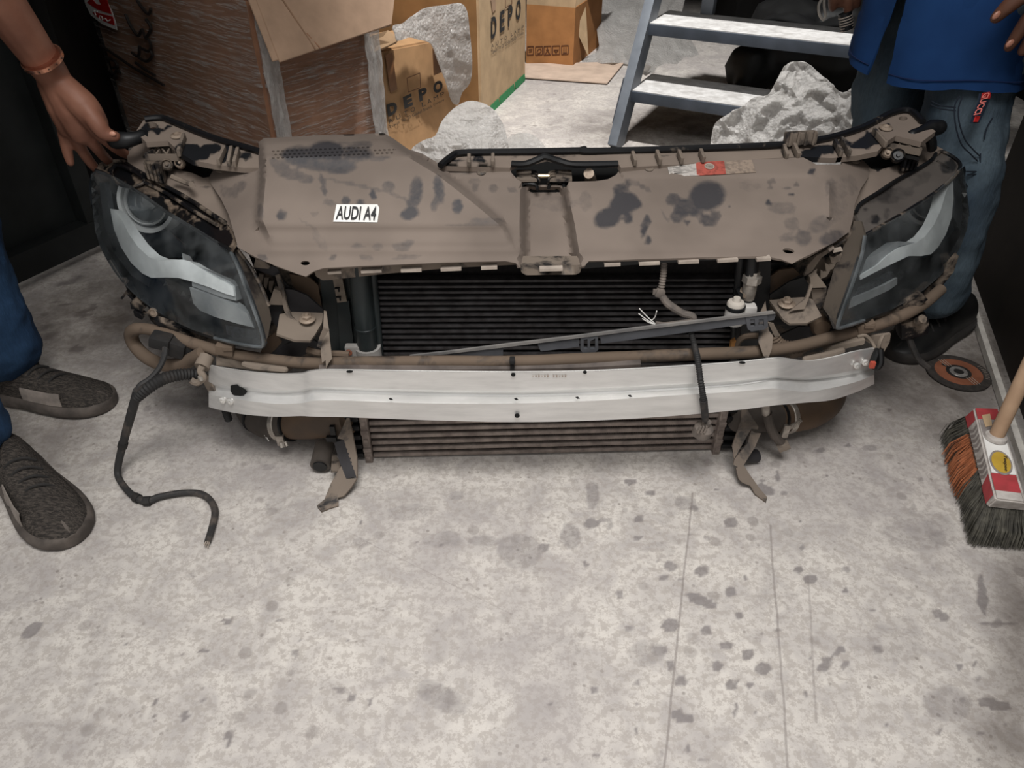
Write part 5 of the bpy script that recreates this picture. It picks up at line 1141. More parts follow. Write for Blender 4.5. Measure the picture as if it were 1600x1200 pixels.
bm = newbm(); prism(bm, [PY(577,58,2.5), PY(606,47,2.62), PY(622,58,2.62), PY(618,66,2.58), PY(582,82,2.5)], (0, .02, -.008)); obj('flap', bm, card('shaded_flap_board', (150,124,96)), SB)
# big pale carton
BB = thing('tall_carton', 'tall pale carton with dark lettering and a green stripe near the floor', 'box', (-.12, 3.04, 0))
n0, r0 = PZ(752, 192), PZ(821, 125.5); d_ = (r0-n0).normalized(); l0 = n0 + V((-d_.y, d_.x, 0))*.62; f0_ = l0 + (r0-n0); up = V((0, 0, .80))
bm = newbm(); hexa(bm, (n0, r0, f0_, l0), (n0+up, r0+up, f0_+up, l0+up)); wear_box(bm, .008)
for f in bm.faces:
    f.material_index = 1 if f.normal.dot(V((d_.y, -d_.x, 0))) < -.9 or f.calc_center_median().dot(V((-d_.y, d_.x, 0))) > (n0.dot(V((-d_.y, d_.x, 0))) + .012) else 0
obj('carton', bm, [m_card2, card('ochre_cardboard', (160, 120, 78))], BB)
nB = V((d_.y, -d_.x, 0)); fB = lambda x, y, o=.002: PP(x, y, n0 + nB*o, nB)
print_lamp(BB, dict(fn=fB, big=((767,62),(813,28),(767,28)), mid=((767,76),(818,45),(767,70)), low=((767,86),(818,54),(767,79.5))), .03, M('printed_grey_black', (44, 46, 48), None, 60, .7))
for q in ([(766,166),(779,153.5),(782,165),(768,176)], [(780.5,152),(803,131),(805,142),(782,163.5)], [(804.5,129.5),(820,115),(821,125),(806,140)]):
    g = newbm(); prism(g, [fB(x, y, .002) for x, y in q], -nB*.001); obj('green_stripe', g, m_green, BB)
for a, b in (((790,-4),(790,12)), ((790,12),(800,6)), ((800,6),(800,-8))): g = newbm(); bar(g, fB(*a, .003), fB(*b, .003), .0022, .001, nB); obj('printed_box', g, m_printbr, BB)
g = newbm(); prism(g, [fB(x, y, .003) for x, y in ((767,-2),(774,-8),(775,14),(770,20))], -nB*.001); obj('torn_patch', g, m_flat, BB)
# orange carton
OB = thing('orange_carton', 'small orange-brown open carton with a row of handling symbols, beside the ladder', 'box', (.29, 3.84, 0))
n1, l1, r1 = PZ(895, 106), PZ(822, 99), PZ(937, 71); f1 = l1 + r1 - n1; up = V((0, 0, .262))
bm = newbm(); hexa(bm, (n1, r1, f1, l1), (n1+up, r1+up, f1+up, l1+up)); top = [f for f in bm.faces if f.normal.z > .9 or all(v.co.z > .2 for v in f.verts)]; bmesh.ops.delete(bm, geom=top, context='FACES'); bmesh.ops.solidify(bm, geom=list(bm.faces), thickness=.006); obj('carton', bm, m_card3, OB)
dO = (n1-l1).normalized(); nO = V((dO.y, -dO.x, 0)); nO = -nO if nO.dot(CAM-n1) < 0 else nO; fO = lambda x, y, o=.002: PP(x, y, n1 + nO*o, nO)
a_, b_ = l1+up, n1+up; g = newbm(); prism(g, [a_, b_, b_ + V((0,-.02,.14)), a_ + V((0,-.02,.14))], -nO*.005); obj('flap', g, m_card2, OB)
g = newbm(); prism(g, [PY(886,16,3.86), PY(892,-20,3.88), PY(912,-20,4.0), PY(918,86,3.93)], (.005,.004,0)); obj('flap', g, m_card2, OB)
g = newbm(); prism(g, [r1+up, r1+up+V((.05,-.02,.1)), n1.lerp(r1,.4)+up+V((.05,-.02,.1)), n1.lerp(r1,.4)+up], V((.004,.003,0))); obj('flap', g, m_card2, OB)
def ico(x0, y0, x1, y1, inner):
    q = [(x0,y0),(x1,y0-.6),(x1,y1-.6),(x0,y1)]
    for i in range(4):
        g = newbm(); bar(g, fO(*q[i]), fO(*q[(i+1) % 4]), .0035, .001, nO); obj('symbol_frame', g, m_printbr, OB)
    for pl in inner:
        g = newbm(); pl2 = [fO(x0+(x1-x0)*u, y0+(y1-y0)*v) for u, v in pl]
        for i in range(len(pl2)-1): bar(g, pl2[i], pl2[i+1], .0035, .001, nO)
        obj('symbol', g, m_printbr, OB)
ico(824,73,833.5,86, [[(.2,.35),(.8,.3)],[(.25,.6),(.75,.55)]]); ico(837,73,847.5,86, [[(.2,.7),(.4,.3),(.6,.3)],[(.8,.55),(.6,.8),(.3,.8)],[(.65,.2),(.85,.5)]]); ico(850,72.5,861,86, [[(.5,.15),(.5,.5),(.2,.85)],[(.5,.5),(.8,.85)],[(.3,.4),(.7,.4)]]); ico(863.5,72,874.5,85.5, [[(.15,.45),(.85,.45)],[(.2,.5),(.5,.75),(.8,.5)],[(.5,.75),(.5,.9)]]); ico(877.5,71.5,888,85, [[(.35,.8),(.35,.2)],[(.65,.8),(.65,.2)],[(.2,.85),(.8,.85)]])
# board on the floor
bm = newbm(); prism(bm, [PZ(x, y, .006) for x, y in ((818,101),(976,98),(949,131),(818,122))], (0, 0, .005)); bd = tag(obj('cardboard_sheet', bm, m_card4, None), 'pale flat cardboard sheet on the floor under the orange-brown carton', 'cardboard')
# bubble wrap
def wrap(nm, outl, fn, amp, label, seed, step=7, group=None):
    f = lambda a, b: fn(a, b) + amp * (abs(noise.noise((a*.022+seed, b*.022, seed))) * .8 + .5*abs(noise.noise((a*.05, b*.05+seed, 1))) + .12*abs(noise.noise((a*.13+seed, b*.13, 4))) - .4)
    bm = sheet(smoothloop(outl, 3), f, 'Y', .004, (), step - 2); return tag(obj(nm, bm, m_bubble, None, 28), label, 'bubble wrap')
def zy(pts): return tps([(x, y, PY(x, y, yy).y) for x, y, yy in pts])
wrap('bubble_wrap_sheet', [(614,40),(630,36),(648,22),(668,12),(700,7),(720,5),(730,18),(734,50),(738,95),(735,128),(722,145),(716,163),(706,158),(698,130),(685,95),(674,68),(655,62),(640,58),(622,64),(618,52)], tps([(614,40,2.55),(720,5,2.86),(738,95,2.90),(712,160,2.86),(674,68,2.72),(622,64,2.52),(690,90,2.76)]), .03, 'crumpled bubble wrap draped over the smaller lettered carton', 3.1)
wrap('bubble_wrap_heap', [(640,238),(660,220),(680,212),(690,190),(708,170),(730,158),(752,160),(770,170),(782,186),(790,205),(796,240),(798,272),(700,285),(636,285)], tps([(640,240,2.48),(745,160,2.66),(790,205,2.62),(790,270,2.47),(640,285,2.36),(720,220,2.46)]), .045, 'rounded bubble wrap heap beside the smaller lettered carton', 5.7)
wrap('bubble_wrap_heap', [(786,240),(792,218),(806,209),(826,208),(842,218),(854,232),(866,250),(860,272),(800,272)], tps([(790,245,2.66),(820,208,2.80),(862,255,2.62),(800,272,2.56)]), .05, 'low bubble wrap mound on the bright floor behind the dusty cover', 8.2)
wrap('bubble_wrap_heap', [(908,104),(915,90),(930,82),(936,70),(930,30),(928,-12),(1000,-16),(1066,-14),(1064,30),(1075,55),(1090,80),(1088,96),(1040,108),(1015,115),(1000,112),(980,100),(945,98)], tps([(908,104,3.86),(930,-10,4.6),(1066,-12,4.7),(1090,90,4.05),(1015,115,3.75),(940,60,4.1),(1000,50,4.25)]), .10, 'shiny bubble wrap pile on the floor behind the ladder', 11.3, 6)
wrap('bubble_wrap_heap', [(1110,240),(1112,212),(1118,192),(1138,178),(1160,166),(1178,152),(1200,148),(1212,128),(1226,104),(1240,96),(1262,100),(1282,116),(1300,132),(1316,146),(1330,138),(1344,132),(1360,150),(1364,220),(1350,335),(1230,345),(1110,330)], tps([(1112,240,2.38),(1240,97,2.40),(1316,146,2.28),(1360,150,2.22),(1350,335,2.02),(1230,345,2.06),(1110,330,2.16),(1180,170,2.36),(1240,180,2.30)]), .06, 'tall peaked bubble wrap heap in front of the ladder', 14.9, 6)
wrap('bubble_wrap_heap', [(1436,200),(1440,172),(1446,150),(1456,140),(1470,150),(1475,190),(1468,230),(1440,230)], tps([(1436,200,2.2),(1456,140,2.35),(1470,200,2.2)]), .05, 'pale bubble wrap scrap glimpsed between the legs of the person in blue', 17.2)
for q, z, lab in (([(1002,112),(1010,100),(1018,104),(1012,114)], .02, 'small torn bubble wrap scrap at the foot of the wrap pile'),):
    g = sheet(q, tps([(1002,112,.005),(1010,100,.06),(1018,104,.03),(1012,114,.004)]), 'Z', .003, (), 5); tag(obj('plastic_scrap', g, m_bubble, None), lab, 'scrap')
# step ladder
m_lad = M('blue_grey_paint', (112, 117, 124), (94, 99, 106), 10, .5, .2, .04); m_lad2 = M('blue_grey_paint_dark', (74, 80, 90), (60, 66, 74), 10, .5, .2); m_tread = M('dusty_white_tread', (190, 188, 186), (160, 157, 154), 30, .8, 0, .1)
LD = thing('step_ladder', 'blue-grey steel step ladder with dusty pale treads at the back', 'ladder', (.37, 2.74, 0))
tx = V((.886, -.463, 0)); ty = V((.463, .886, 0)); s0 = PZ(961, 231, 0)
def Lp(u, v, z): return s0 + tx*u + ty*v + V((0, 0, z))
lean = .62
for u in (.0, .90):
    g = newbm(); a, b = Lp(u, 0, 0), Lp(u, .56, .92); bar(g, a, b, .035, .085, ty, .003); obj('stile', g, m_lad, LD)
g = newbm(); bar(g, Lp(.155, .45, .385), Lp(.155, .48, .95), .045, .045, ty, .003); obj('upright_post', g, m_lad, LD)
for z in (.165, .365, .565, .765):
    v = z*.61
    g = newbm(); c = Lp(.45, v+.10, z); R_ = Matrix((tx, ty, V((0,0,1)))).transposed(); box(g, c, (.89, .25, .036), R_, .002); tr_ = obj('tread', g, m_lad2, LD)
    g = newbm(); box(g, c + V((0,0,.0195)), (.875, .235, .003), R_); obj('tread_top', g, m_tread, tr_)
g = newbm(); cyl(g, Lp(-.035, -.02, .06) + ty*.1, Lp(-.035, .06, .20) + ty*.1, .013, 14); obj('pipe_socket', g, m_lad2, LD)
# dark bag behind the ladder
g = newbm()
for (x, y, z, r) in ((1.02,3.45,.10,.12),(1.18,3.5,.16,.17),(1.38,3.42,.15,.18),(1.25,3.75,.16,.2),(1.5,3.7,.16,.2)): lathe(g, [(0,-r*.9),(r*.7,-r*.7),(r,0),(r*.75,r*.65),(0,r*.9)], (x,y,z), (0,0,1), 14)
tube(g, [V((1.02,3.4,.06)), V((.93,3.32,.03)), V((.86,3.27,.012))], [.05,.025,.008], 8, 4)
rock(g, .03, 6); o = obj('black_sack', g, M('black_sack_plastic', (12,12,13), (20,20,20), 8, .6), None); m = o.modifiers.new('skin', 'REMESH'); m.mode = 'VOXEL'; m.voxel_size = .02; m.use_smooth_shade = True
for v in o.data.vertices: v.co.z = max(v.co.z, .004)
tag(o, 'black lumpy sack on the floor behind the ladder', 'bag')
g = newbm(); box(g, (2.2-.55, 4.9, .55), (.9, .8, 1.1), None, .02)  # dark block added where the back corner is only in shade
tag(obj('dark_corner_block', g, m_wall, None), 'dark block added to stand in for shade in the back corner', 'dark block')

# ------------------------------------------------------------------ cutting disc and broom
dc = PZ(1497, 583, .004); DR = .066
m_disc = M('worn_orange_paper', (142, 88, 64), (122, 74, 52), 30, .8); m_abr = M('grey_abrasive', (64, 58, 54), (46, 42, 40), 90, .9, 0, .2)
DI = thing('cutting_disc', 'worn orange and black cutting disc lying on the floor by the dark door', 'disc', dc)
g = newbm(); lathe(g, [(.011,0),(DR,0),(DR,.003),(.011,.003),(.011,0)], dc, (0,0,1), 40); obj('abrasive', g, m_abr, DI)
g = newbm(); lathe(g, [(.020,.0031),(DR*.74,.0031),(DR*.74,.0036),(.020,.0036)], dc, (0,0,1), 36); obj('paper_label', g, m_disc, DI)
g = newbm(); lathe(g, [(.014,.0037),(.026,.0037),(.026,.0041),(.014,.0041)], dc, (0,0,1), 30); bar(g, dc + V((-.024,.03,.0039)), dc + V((-.014,.016,.0039)), .006, .0005); obj('printed_band', g, m_print, DI)
g = newbm(); lathe(g, [(.0105,.0034),(.0105,.0052),(.018,.0052),(.019,.004),(.019,.0034)], dc, (0,0,1), 30); obj('metal_ring', g, M('worn_metal_ring', (172,168,164), (128,124,120), 50, .5, .4), DI)
g = newbm()
for k in (-.006, .0, .006): bar(g, dc + V((.012+k,-.02,.0042)), dc + V((.018+k,-.047,.0042)), .001, .0004); bar(g, dc + V((-.012+k,.02,.0042)), dc + V((-.018+k,.047,.0042)), .001, .0004)
for k in range(9): a = rad(-28 + k*6); r_ = V((math.cos(a), math.sin(a), 0)); bar(g, dc + r_*.053 + V((0,0,.0042)), dc + r_*.061 + V((0,0,.0042)), .0012, .0004)
obj('printed_lines', g, m_ltab, DI)['kind'] = 'stuff'

m_bw = M('worn_white_paint', (196,190,184), (158,150,144), 40, .7, lo=.45, hi=.7); m_bred = M('worn_red_paint', (184,66,72), (158,60,62), 30, .7); m_bgr = M('worn_grey_label', (150,142,138), (126,118,114), 40, .7); m_yel = M('yellow_label', (196,162,62), (180,146,54), 30, .6); m_wood = M('pale_wood', (190,160,132), (168,138,112), 12, .7, 0, .06)
Zt = .105
tq = [PZ(1522,637,Zt), PZ(1559,638,Zt), PZ(1603,786,Zt-.004), PZ(1556,780,Zt-.004)]; bq = [PZ(1507,650,.072), PZ(1566,648,.072), PZ(1616,800,.072), PZ(1541,793,.072)]
BR = thing('broom', 'wide broom with red and white head and wooden handle against the dark door', 'broom', V((tq[0]+tq[2])/2) * 1.0)
BR.location.z = 0
bm = newbm(); hexa(bm, bq, tq); bmesh.ops.bevel(bm, geom=list(bm.edges), offset=.003, segments=2, affect='EDGES'); obj('head', bm, m_bw, BR)
def tb(u, v, o=.0008): return tq[0].lerp(tq[1], u).lerp(tq[3].lerp(tq[2], u), v) + V((0,0,o))
def cb(u, v, o=.0010):
    p = bq[0].lerp(tq[0], u).lerp(bq[3].lerp(tq[3], u), v); n = (tq[0]-bq[0]).cross(tq[3]-tq[0]).normalized(); n = -n if n.dot(CAM-p) < 0 else n; return p + n*o
def quad(nm, fn, q, mat, par=BR): g = newbm(); prism(g, [fn(u, v) for u, v in q], (0,0,-.0006)); return obj(nm, g, mat, par)
quad('printed_panel', tb, [(.04,.01),(.97,.01),(.97,.14),(.04,.14)], m_bred); quad('printed_panel', tb, [(.10,.145),(.85,.145),(.85,.33),(.10,.33)], m_bgr); quad('printed_panel', tb, [(.04,.74),(.93,.74),(.93,.91),(.04,.91)], m_bred)
q = quad('printed_panel', tb, [(.08,.335),(.95,.335),(.95,.735),(.08,.735)], m_paper)
g = newbm(); e_ = []
def oval(nm, r0, z, mat, par):
    g = newbm(); prism(g, [tb(.5 + .36*r0*math.cos(a), .625 + .115*r0*math.sin(a), z) for a in [2*math.pi*k/28 for k in range(28)]], (0,0,-.0005)); return obj(nm, g, mat, par)
oval('label_rim', 1.12, .0018, m_bgr, BR); yl_ = oval('yellow_label', .95, .0024, m_yel, BR)
a, b, c = tb(.62,.54,.003), tb(.50,.71,.003), tb(.78,.56,.003); text('Teepee', a, b-a, c-a, (c-a).length*.95, (b-a).length, .015, M('label_ink', (70,58,40), None, 40, .7), yl_, lift=.0006)
q = quad('paper_scrap', lambda u, v: tb(u, v, .0022), [(.22,.10),(.58,.08),(.55,.22),(.25,.24)], m_card2); quad('dark_mark', lambda u, v: tb(u, v, .0022), [(.55,.19),(.85,.17),(.88,.235),(.58,.245)], M('faded_violet_print', (112,104,112), None, 30, .7))
quad('printed_panel', cb, [(.1,.02),(.9,.02),(.9,.14),(.1,.16)], m_bred); quad('printed_panel', cb, [(.1,.80),(.9,.74),(.9,.95),(.1,.97)], m_bred)
for k in range(10):
    v = .19 + k*.056
    if k == 5: continue
    quad('printed_stripe', cb, [(.12,v),(.5,v+.03),(.92,v),(.92,v+.026),(.5,v+.056),(.12,v+.026)], m_bgr)
hb = tb(.55, .36); he = hb + V((.03, .07, 1.0)).normalized() * 1.25
g = newbm(); tube(g, [hb - V((0,0,.02)), he], .0125, 16, 1); obj('handle', g, m_wood, BR)
g = newbm(); lathe(g, [(.0125,0),(.019,0),(.018,.006),(.0135,.009)], hb, (.03,.07,1), 20); obj('handle_collar', g, m_bw, BR)
def bristles(nm, n, fu, mat, seed):
    rnd = random.Random(seed); vs = []; fs = []
    for _ in range(n):
        u, v = fu(rnd); p = bq[0].lerp(bq[1], u).lerp(bq[3].lerp(bq[2], u), v); sp = V(((u-.5)*.022 + rnd.uniform(-.008,.008), -(v-.5)*.04 + rnd.uniform(-.008,.008), 0))
        e = V((p.x, p.y, .004 + rnd.random()*.006)) + sp; m_ = p.lerp(e, .5) + sp*.3; w_ = V((rnd.uniform(-1,1), rnd.uniform(-1,1), 0)).normalized()*.0009
        i = len(vs); vs += [p-w_, p+w_, m_-w_, m_+w_, e-w_*.5, e+w_*.5]; fs += [(i,i+1,i+3,i+2),(i+2,i+3,i+5,i+4)]
    me = bpy.data.meshes.new(nm); me.from_pydata([tuple(x) for x in vs], [], fs); me.materials.append(mat); o = bpy.data.objects.new(nm, me); COL.objects.link(o); o.parent = BR; o.location = -V(BR.location); o['kind'] = 'stuff'; return o
def rim(r, lo=0, hi=1, sides=(0,1,2)):
    s = r.choice(sides)
    if s == 0: return r.random()**2*.3, r.uniform(lo, hi)
    if s == 1: return r.random(), 1 - r.random()**2*.18
    return r.random(), r.random()
bristles('bristles', 4200, lambda r: rim(r, .0, 1), M('grey_green_bristle', (92,89,80), (58,56,51), 60, .8), 1)
bristles('orange_bristles', 420, lambda r: (r.random()**2*.08 - .04, r.uniform(.22, .62)), M('orange_bristle', (172,104,68), (140,84,54), 60, .8), 2)
# ------------------------------------------------------------------ people
def denim(name, c1, c2):
    t = NT(name); MATS[name] = t.m
    w_ = t.noise(1.0, 3, .6, vec=t.stretch((260, 260, 60))); f = t.noise(7, 5)
    c = t.mix(t.ramp(f, .35, .65), lin(c1), lin(c2)); c = t.mix(t.math('MULTIPLY', t.ramp(w_, .4, .6), .3), c, lin(tuple(int(x*.7) for x in c1)))
    t.col(c); t.set(.85, 0, .15); t.bump(t.math('ADD', w_, t.noise(12, 4)), .25, .006); return t.m
m_jean1 = denim('blue_denim', (42, 66, 94), (32, 52, 78)); m_jean2 = denim('grey_blue_denim', (82, 95, 104), (54, 67, 80))
m_skin1 = M('brown_skin', (134, 92, 74), (114, 75, 60), 14, .55, 0, .06, .35); m_skin2 = M('dark_brown_skin', (104, 70, 54), (82, 54, 42), 14, .5, 0, .06, .35)
m_nail = M('fingernail', (206, 152, 130), None, 20, .3); m_nail2 = M('fingernail_brown', (176, 124, 104), None, 20, .3)
m_hair = M('black_hair', (18, 16, 15), None, 60, .6); m_shirt1 = M('charcoal_cotton', (50, 50, 54), None, 60, .9); m_eye = M('eye_white', (225, 220, 214), None, 10, .3)
clouds = bpy.data.textures.new('folds', 'CLOUDS'); clouds.noise_scale = .055
def body(par, mat, chains, head, face, voxel=.0034):
    """head: centre, face: unit direction"""
    h = V(head); f = V(face).normalized(); r_ = f.cross(V((0,0,1))).normalized(); u_ = r_.cross(f)
    def ex(bm):
        R = Matrix((f, -r_, u_)).transposed()
        def e(c, s): 
            n0 = len(bm.verts); q = bmesh.ops.create_icosphere(bm, subdivisions=3, radius=1.0)['verts']
            for v in q: v.co = h + R @ (V(c) + V((v.co.x*s[0], v.co.y*s[1], v.co.z*s[2])))
        e((0,0,.02), (.098,.076,.095)); e((.018,0,-.05), (.072,.06,.07)); e((.085,0,-.018), (.018,.014,.026)); e((.092,0,-.03), (.014,.017,.011))
        e((.07,0,-.062), (.018,.024,.006)); e((.07,0,-.074), (.016,.02,.006)); e((.062,0,-.10), (.02,.022,.016)); e((.075,.03,.022), (.016,.022,.007)); e((.075,-.03,.022), (.016,.022,.007))
        for s in (-1, 1): e((-.01, s*.078, -.015), (.018,.01,.032))
    o = remesh_body('body', chains, mat, par, voxel, 3, ex)
    for s in (-1, 1):
        g = newbm(); bmesh.ops.create_icosphere(g, subdivisions=2, radius=.011)
        for v in g.verts: v.co += h + f*.080 - r_*(s*.030) + u_*.002
        obj('eye', g, m_eye, o, 60); 
    g = newbm(); bmesh.ops.create_icosphere(g, subdivisions=3, radius=1.0); kill = []
    for v in g.verts:
        c = v.co.copy(); v.co = h + f*(c.x*.104 - .004) - r_*(c.y*.082) + u_*(c.z*.10 + .022)
        if c.z < (.25 if c.x > 0 else -.35): kill.append(v)
    bmesh.ops.delete(g, geom=kill, context='VERTS'); obj('hair', g, m_hair, o, 60)
    return o
def cloth(nm, chains, mat, par, voxel=.009, fold=.014, sm=3):
    o = remesh_body(nm, chains, mat, par, voxel, sm); d = o.modifiers.new('folds', 'DISPLACE'); d.texture = clouds; d.strength = fold; d.mid_level = .5; d.texture_coords = 'LOCAL'; return o
def hand_chain(pts, r): return ([V(p) for p in pts], r)
def shoe(par, toe, heel, mats, label=None, low=False):
    """knitted trainer: loft of cross sections from heel to toe"""
    t, h = V(toe), V(heel); L = (t-h).length; x = (t-h).normalized(); y = V((-x.y, x.x, 0))
    def P(a, b, c): return V((h.x, h.y, 0)) + x*(a*L) + y*b + V((0,0,c))
    st = [(.0,.018,.030,.062),(.03,.030,.034,.085),(.12,.037,.034,.098),(.25,.039,.032,.100),(.38,.041,.030,.090),(.52,.046,.028,.074),(.66,.050,.027,.060),(.80,.049,.026,.050),(.90,.041,.026,.042),(.97,.026,.026,.034),(1.0,.010,.025,.028)]
    so = mats[1]; up_ = mats[0]
    bm = newbm(); rows = []
    for a, w_, s, tp in st:
        rows.append([P(a, -w_*1.06, .004), P(a, -w_*1.15, s*.5), P(a, -w_*1.04, s), P(a, w_*1.04, s), P(a, w_*1.15, s*.5), P(a, w_*1.06, .004)])
    V_ = [[bm.verts.new(p) for p in r] for r in rows]
    for i in range(len(V_)-1):
        for k in range(6): bm.faces.new((V_[i][k], V_[i][(k+1) % 6], V_[i+1][(k+1) % 6], V_[i+1][k]))
    bm.faces.new(V_[0]); bm.faces.new(V_[-1]); bmesh.ops.recalc_face_normals(bm, faces=bm.faces); bmesh.ops.subdivide_edges(bm, edges=list(bm.edges), cuts=1, use_grid_fill=True, smooth=.6)
    sh = obj('shoe', bm, so, par, 45)
    bm = newbm(); rows = []
    for a, w_, s, tp in st:
        rows.append([P(a, w_*1.0*math.cos(q)*(1-.10*math.sin(q)**2), s - .006 + (tp - s + .006)*math.sin(q)**.85) for q in [math.pi*k/10 for k in range(11)]])
    rows = [crom([r[i] for r in rows], 3) for i in range(11)]; rows = list(map(list, zip(*rows)))
    loft(rows, 1, 1, 0, bm); obj('upper', bm, up_, sh, 70)
    for k in range(4):
        a = .40 + k*.07; tp = float(np.interp(a, [q[0] for q in st], [q[3] for q in st])); g = newbm(); tube(g, [P(a-.02, -.022, tp-.010), P(a, -.008, tp+.001), P(a+.02, .010, tp), P(a+.035, .024, tp-.012)], .0028, 6, 4); obj('lace', g, mats[2], sh)
    g = newbm(); loft([[P(.42+.04*k, s_*float(np.interp(.42+.04*k, [q[0] for q in st], [q[1] for q in st]))*1.01, z) for k in range(9)] for s_, z in ((-1.0,.030),(-.985,.042),(-.95,.052),(-.90,.058))], 1, 1, .002, g); obj('side_stripe', g, mats[3], sh)
    return sh
def knit():
    t = NT('dark_knit'); f = t.noise(1, 4, .7, .5, vec=t.stretch((90, 330, 330), (0, 0, .3))); c = t.vor(330)
    t.col(t.mix(t.ramp(f, .42, .6), lin((48, 45, 43)), lin((78, 72, 67)))); t.set(.9, 0, .1); t.bump(t.math('ADD', f, c), .5, .004); return t.m
m_knit = knit(); m_sole = M('dusty_dark_sole', (92, 84, 78), (64, 58, 54), 30, .8); m_lace = M('dark_lace', (40, 38, 37), None, 50, .8); m_stripe = M('grey_stripe', (150, 140, 132), (122, 114, 108), 40, .8)

# --- person on the left, holding the headlight end
P1 = thing('person', 'person in blue jeans and dark knit shoes, gripping the front end, bracelet on wrist', 'person', (-.98, 1.15, 0))
def g3(px, py, y): return PY(px, py, y)
wr = g3(84, 120, 1.40); el = V((-.83, 1.275, .90)); shl = V((-.955, 1.27, 1.17))
handL = [([g3(86,128,1.40), g3(112,172,1.395), g3(128,206,1.40)], [.025,.030,.024]), ([g3(90,128,1.40), g3(130,165,1.385), g3(150,192,1.385)], [.024,.026,.021]), ([g3(80,128,1.405), g3(98,170,1.40), g3(106,200,1.405)], [.024,.026,.018]),
 ([g3(120,150,1.385), g3(150,190,1.37), g3(163,208,1.368), g3(180,213,1.372)], [.018,.0165,.0135,.0095]),
 ([g3(142,196,1.39), g3(166,219,1.40), g3(186,235,1.425), g3(202,244,1.45)], [.0150,.0108,.0098,.0082]),
 ([g3(129,203,1.395), g3(148,227,1.405), g3(162,244,1.43), g3(173,254,1.45)], [.0150,.0108,.0098,.0082]),
 ([g3(115,205,1.41), g3(127,232,1.418), g3(140,252,1.432), g3(152,266,1.445)], [.0145,.0106,.0096,.0082]),
 ([g3(100,196,1.41), g3(102,222,1.412), g3(106,241,1.412), g3(110,254,1.41)], [.0140,.0102,.0094,.0076])]
oth = V((-.95, .98, .82))
arms = [([shl, el, wr], [.050, .046, .0265]), ([g3(66,95,1.383), wr, g3(88,132,1.40)], [.031,.027,.026]), ([V((-.97,1.02,1.17)), V((-.97,.93,.92)), V((-.93,.90,.70))], [.05,.045,.027]), ([V((-.93,.90,.70)), V((-.92,.895,.62))], [.03,.032])]
for k, (dx_, L_) in enumerate(((-.022,.075),(-.007,.085),(.008,.08),(.022,.062))): arms.append(([V((-.92+dx_,.893,.62)), V((-.915+dx_,.89,.62-L_*.5)), V((-.905+dx_,.89,.62-L_))], [.0095,.0085,.007]))
arms.append(([V((-.93,.915,.66)), V((-.90,.92,.62)), V((-.89,.915,.59))], [.012,.010,.008]))
arms.append(([V((-.98,1.15,1.12)), V((-.94,1.145,1.28)), V((-.90,1.14,1.40))], [.06,.055,.055]))
b1 = body(P1, m_skin1, arms + handL, (-.86, 1.135, 1.47), (.92, .1, -.32))
g = newbm(); c = g3(66, 92, 1.375); ax = (wr - el).normalized(); lathe(g, [(.0335,-.0035),(.0352,-.0035),(.0352,.0035),(.0335,.0035),(.0335,-.0035)], c, ax, 40)
br = obj('bracelet', g, M('rose_gold', (222,160,132), (200,138,112), 20, .25, .9), P1); br['label'] = 'thin rose-gold bracelet'
xx = ax.orthogonal().normalized(); yy = ax.cross(xx)
for k in range(14):
    a = k*math.pi/7; n = xx*math.cos(a) + yy*math.sin(a); g = newbm(); lathe(g, [(0,.0006),(.0014,.0006),(.0014,-.001)], c + n*.0352, n, 8); obj('bracelet_dot', g, M('dark_dot', (70,48,40), None, 20, .4), br)
g = newbm(); q = g3(176, 209, 1.363); 
bmesh.ops.create_icosphere(g, subdivisions=2, radius=1.0)
for v in g.verts: v.co = q + V((v.co.x*.0062, v.co.y*.0035, v.co.z*.0045))
obj('thumbnail', g, m_nail, b1, 60)
cloth('shirt', [([V((-1.04,1.16,.84)), V((-1.03,1.155,1.0)), V((-.985,1.15,1.16)), V((-.95,1.148,1.25))], [.15,.145,.155,.09]), ([V((-.98,1.02,1.18)), V((-.975,.955,1.0))], [.075,.068]), ([V((-.965,1.25,1.19)), V((-.91,1.28,1.06))], [.075,.068])], m_shirt1, P1, .010, .012)
cloth('jeans', [([V((-1.05,1.225,.88)), V((-1.02,1.29,.50)), V((-1.035,1.30,.30)), V((-1.03,1.285,.125))], [.10,.078,.068,.070]), ([V((-1.05,1.095,.88)), V((-.965,1.06,.50)), V((-.96,1.035,.30)), V((-.955,1.02,.13))], [.10,.076,.066,.070]), ([V((-1.05,1.225,.87)), V((-1.05,1.095,.87))], [.105,.105])], m_jean1, P1, .008, .022)
sA = shoe(P1, PZ(179, 637, 0), PZ(179, 637, 0) + V((-.285, .052, 0)), (m_knit, m_sole, m_lace, m_stripe)); sB = shoe(P1, PZ(120, 853, 0), PZ(120, 853, 0) + V((-.215, .20, 0)), (m_knit, m_sole, m_lace, m_stripe))

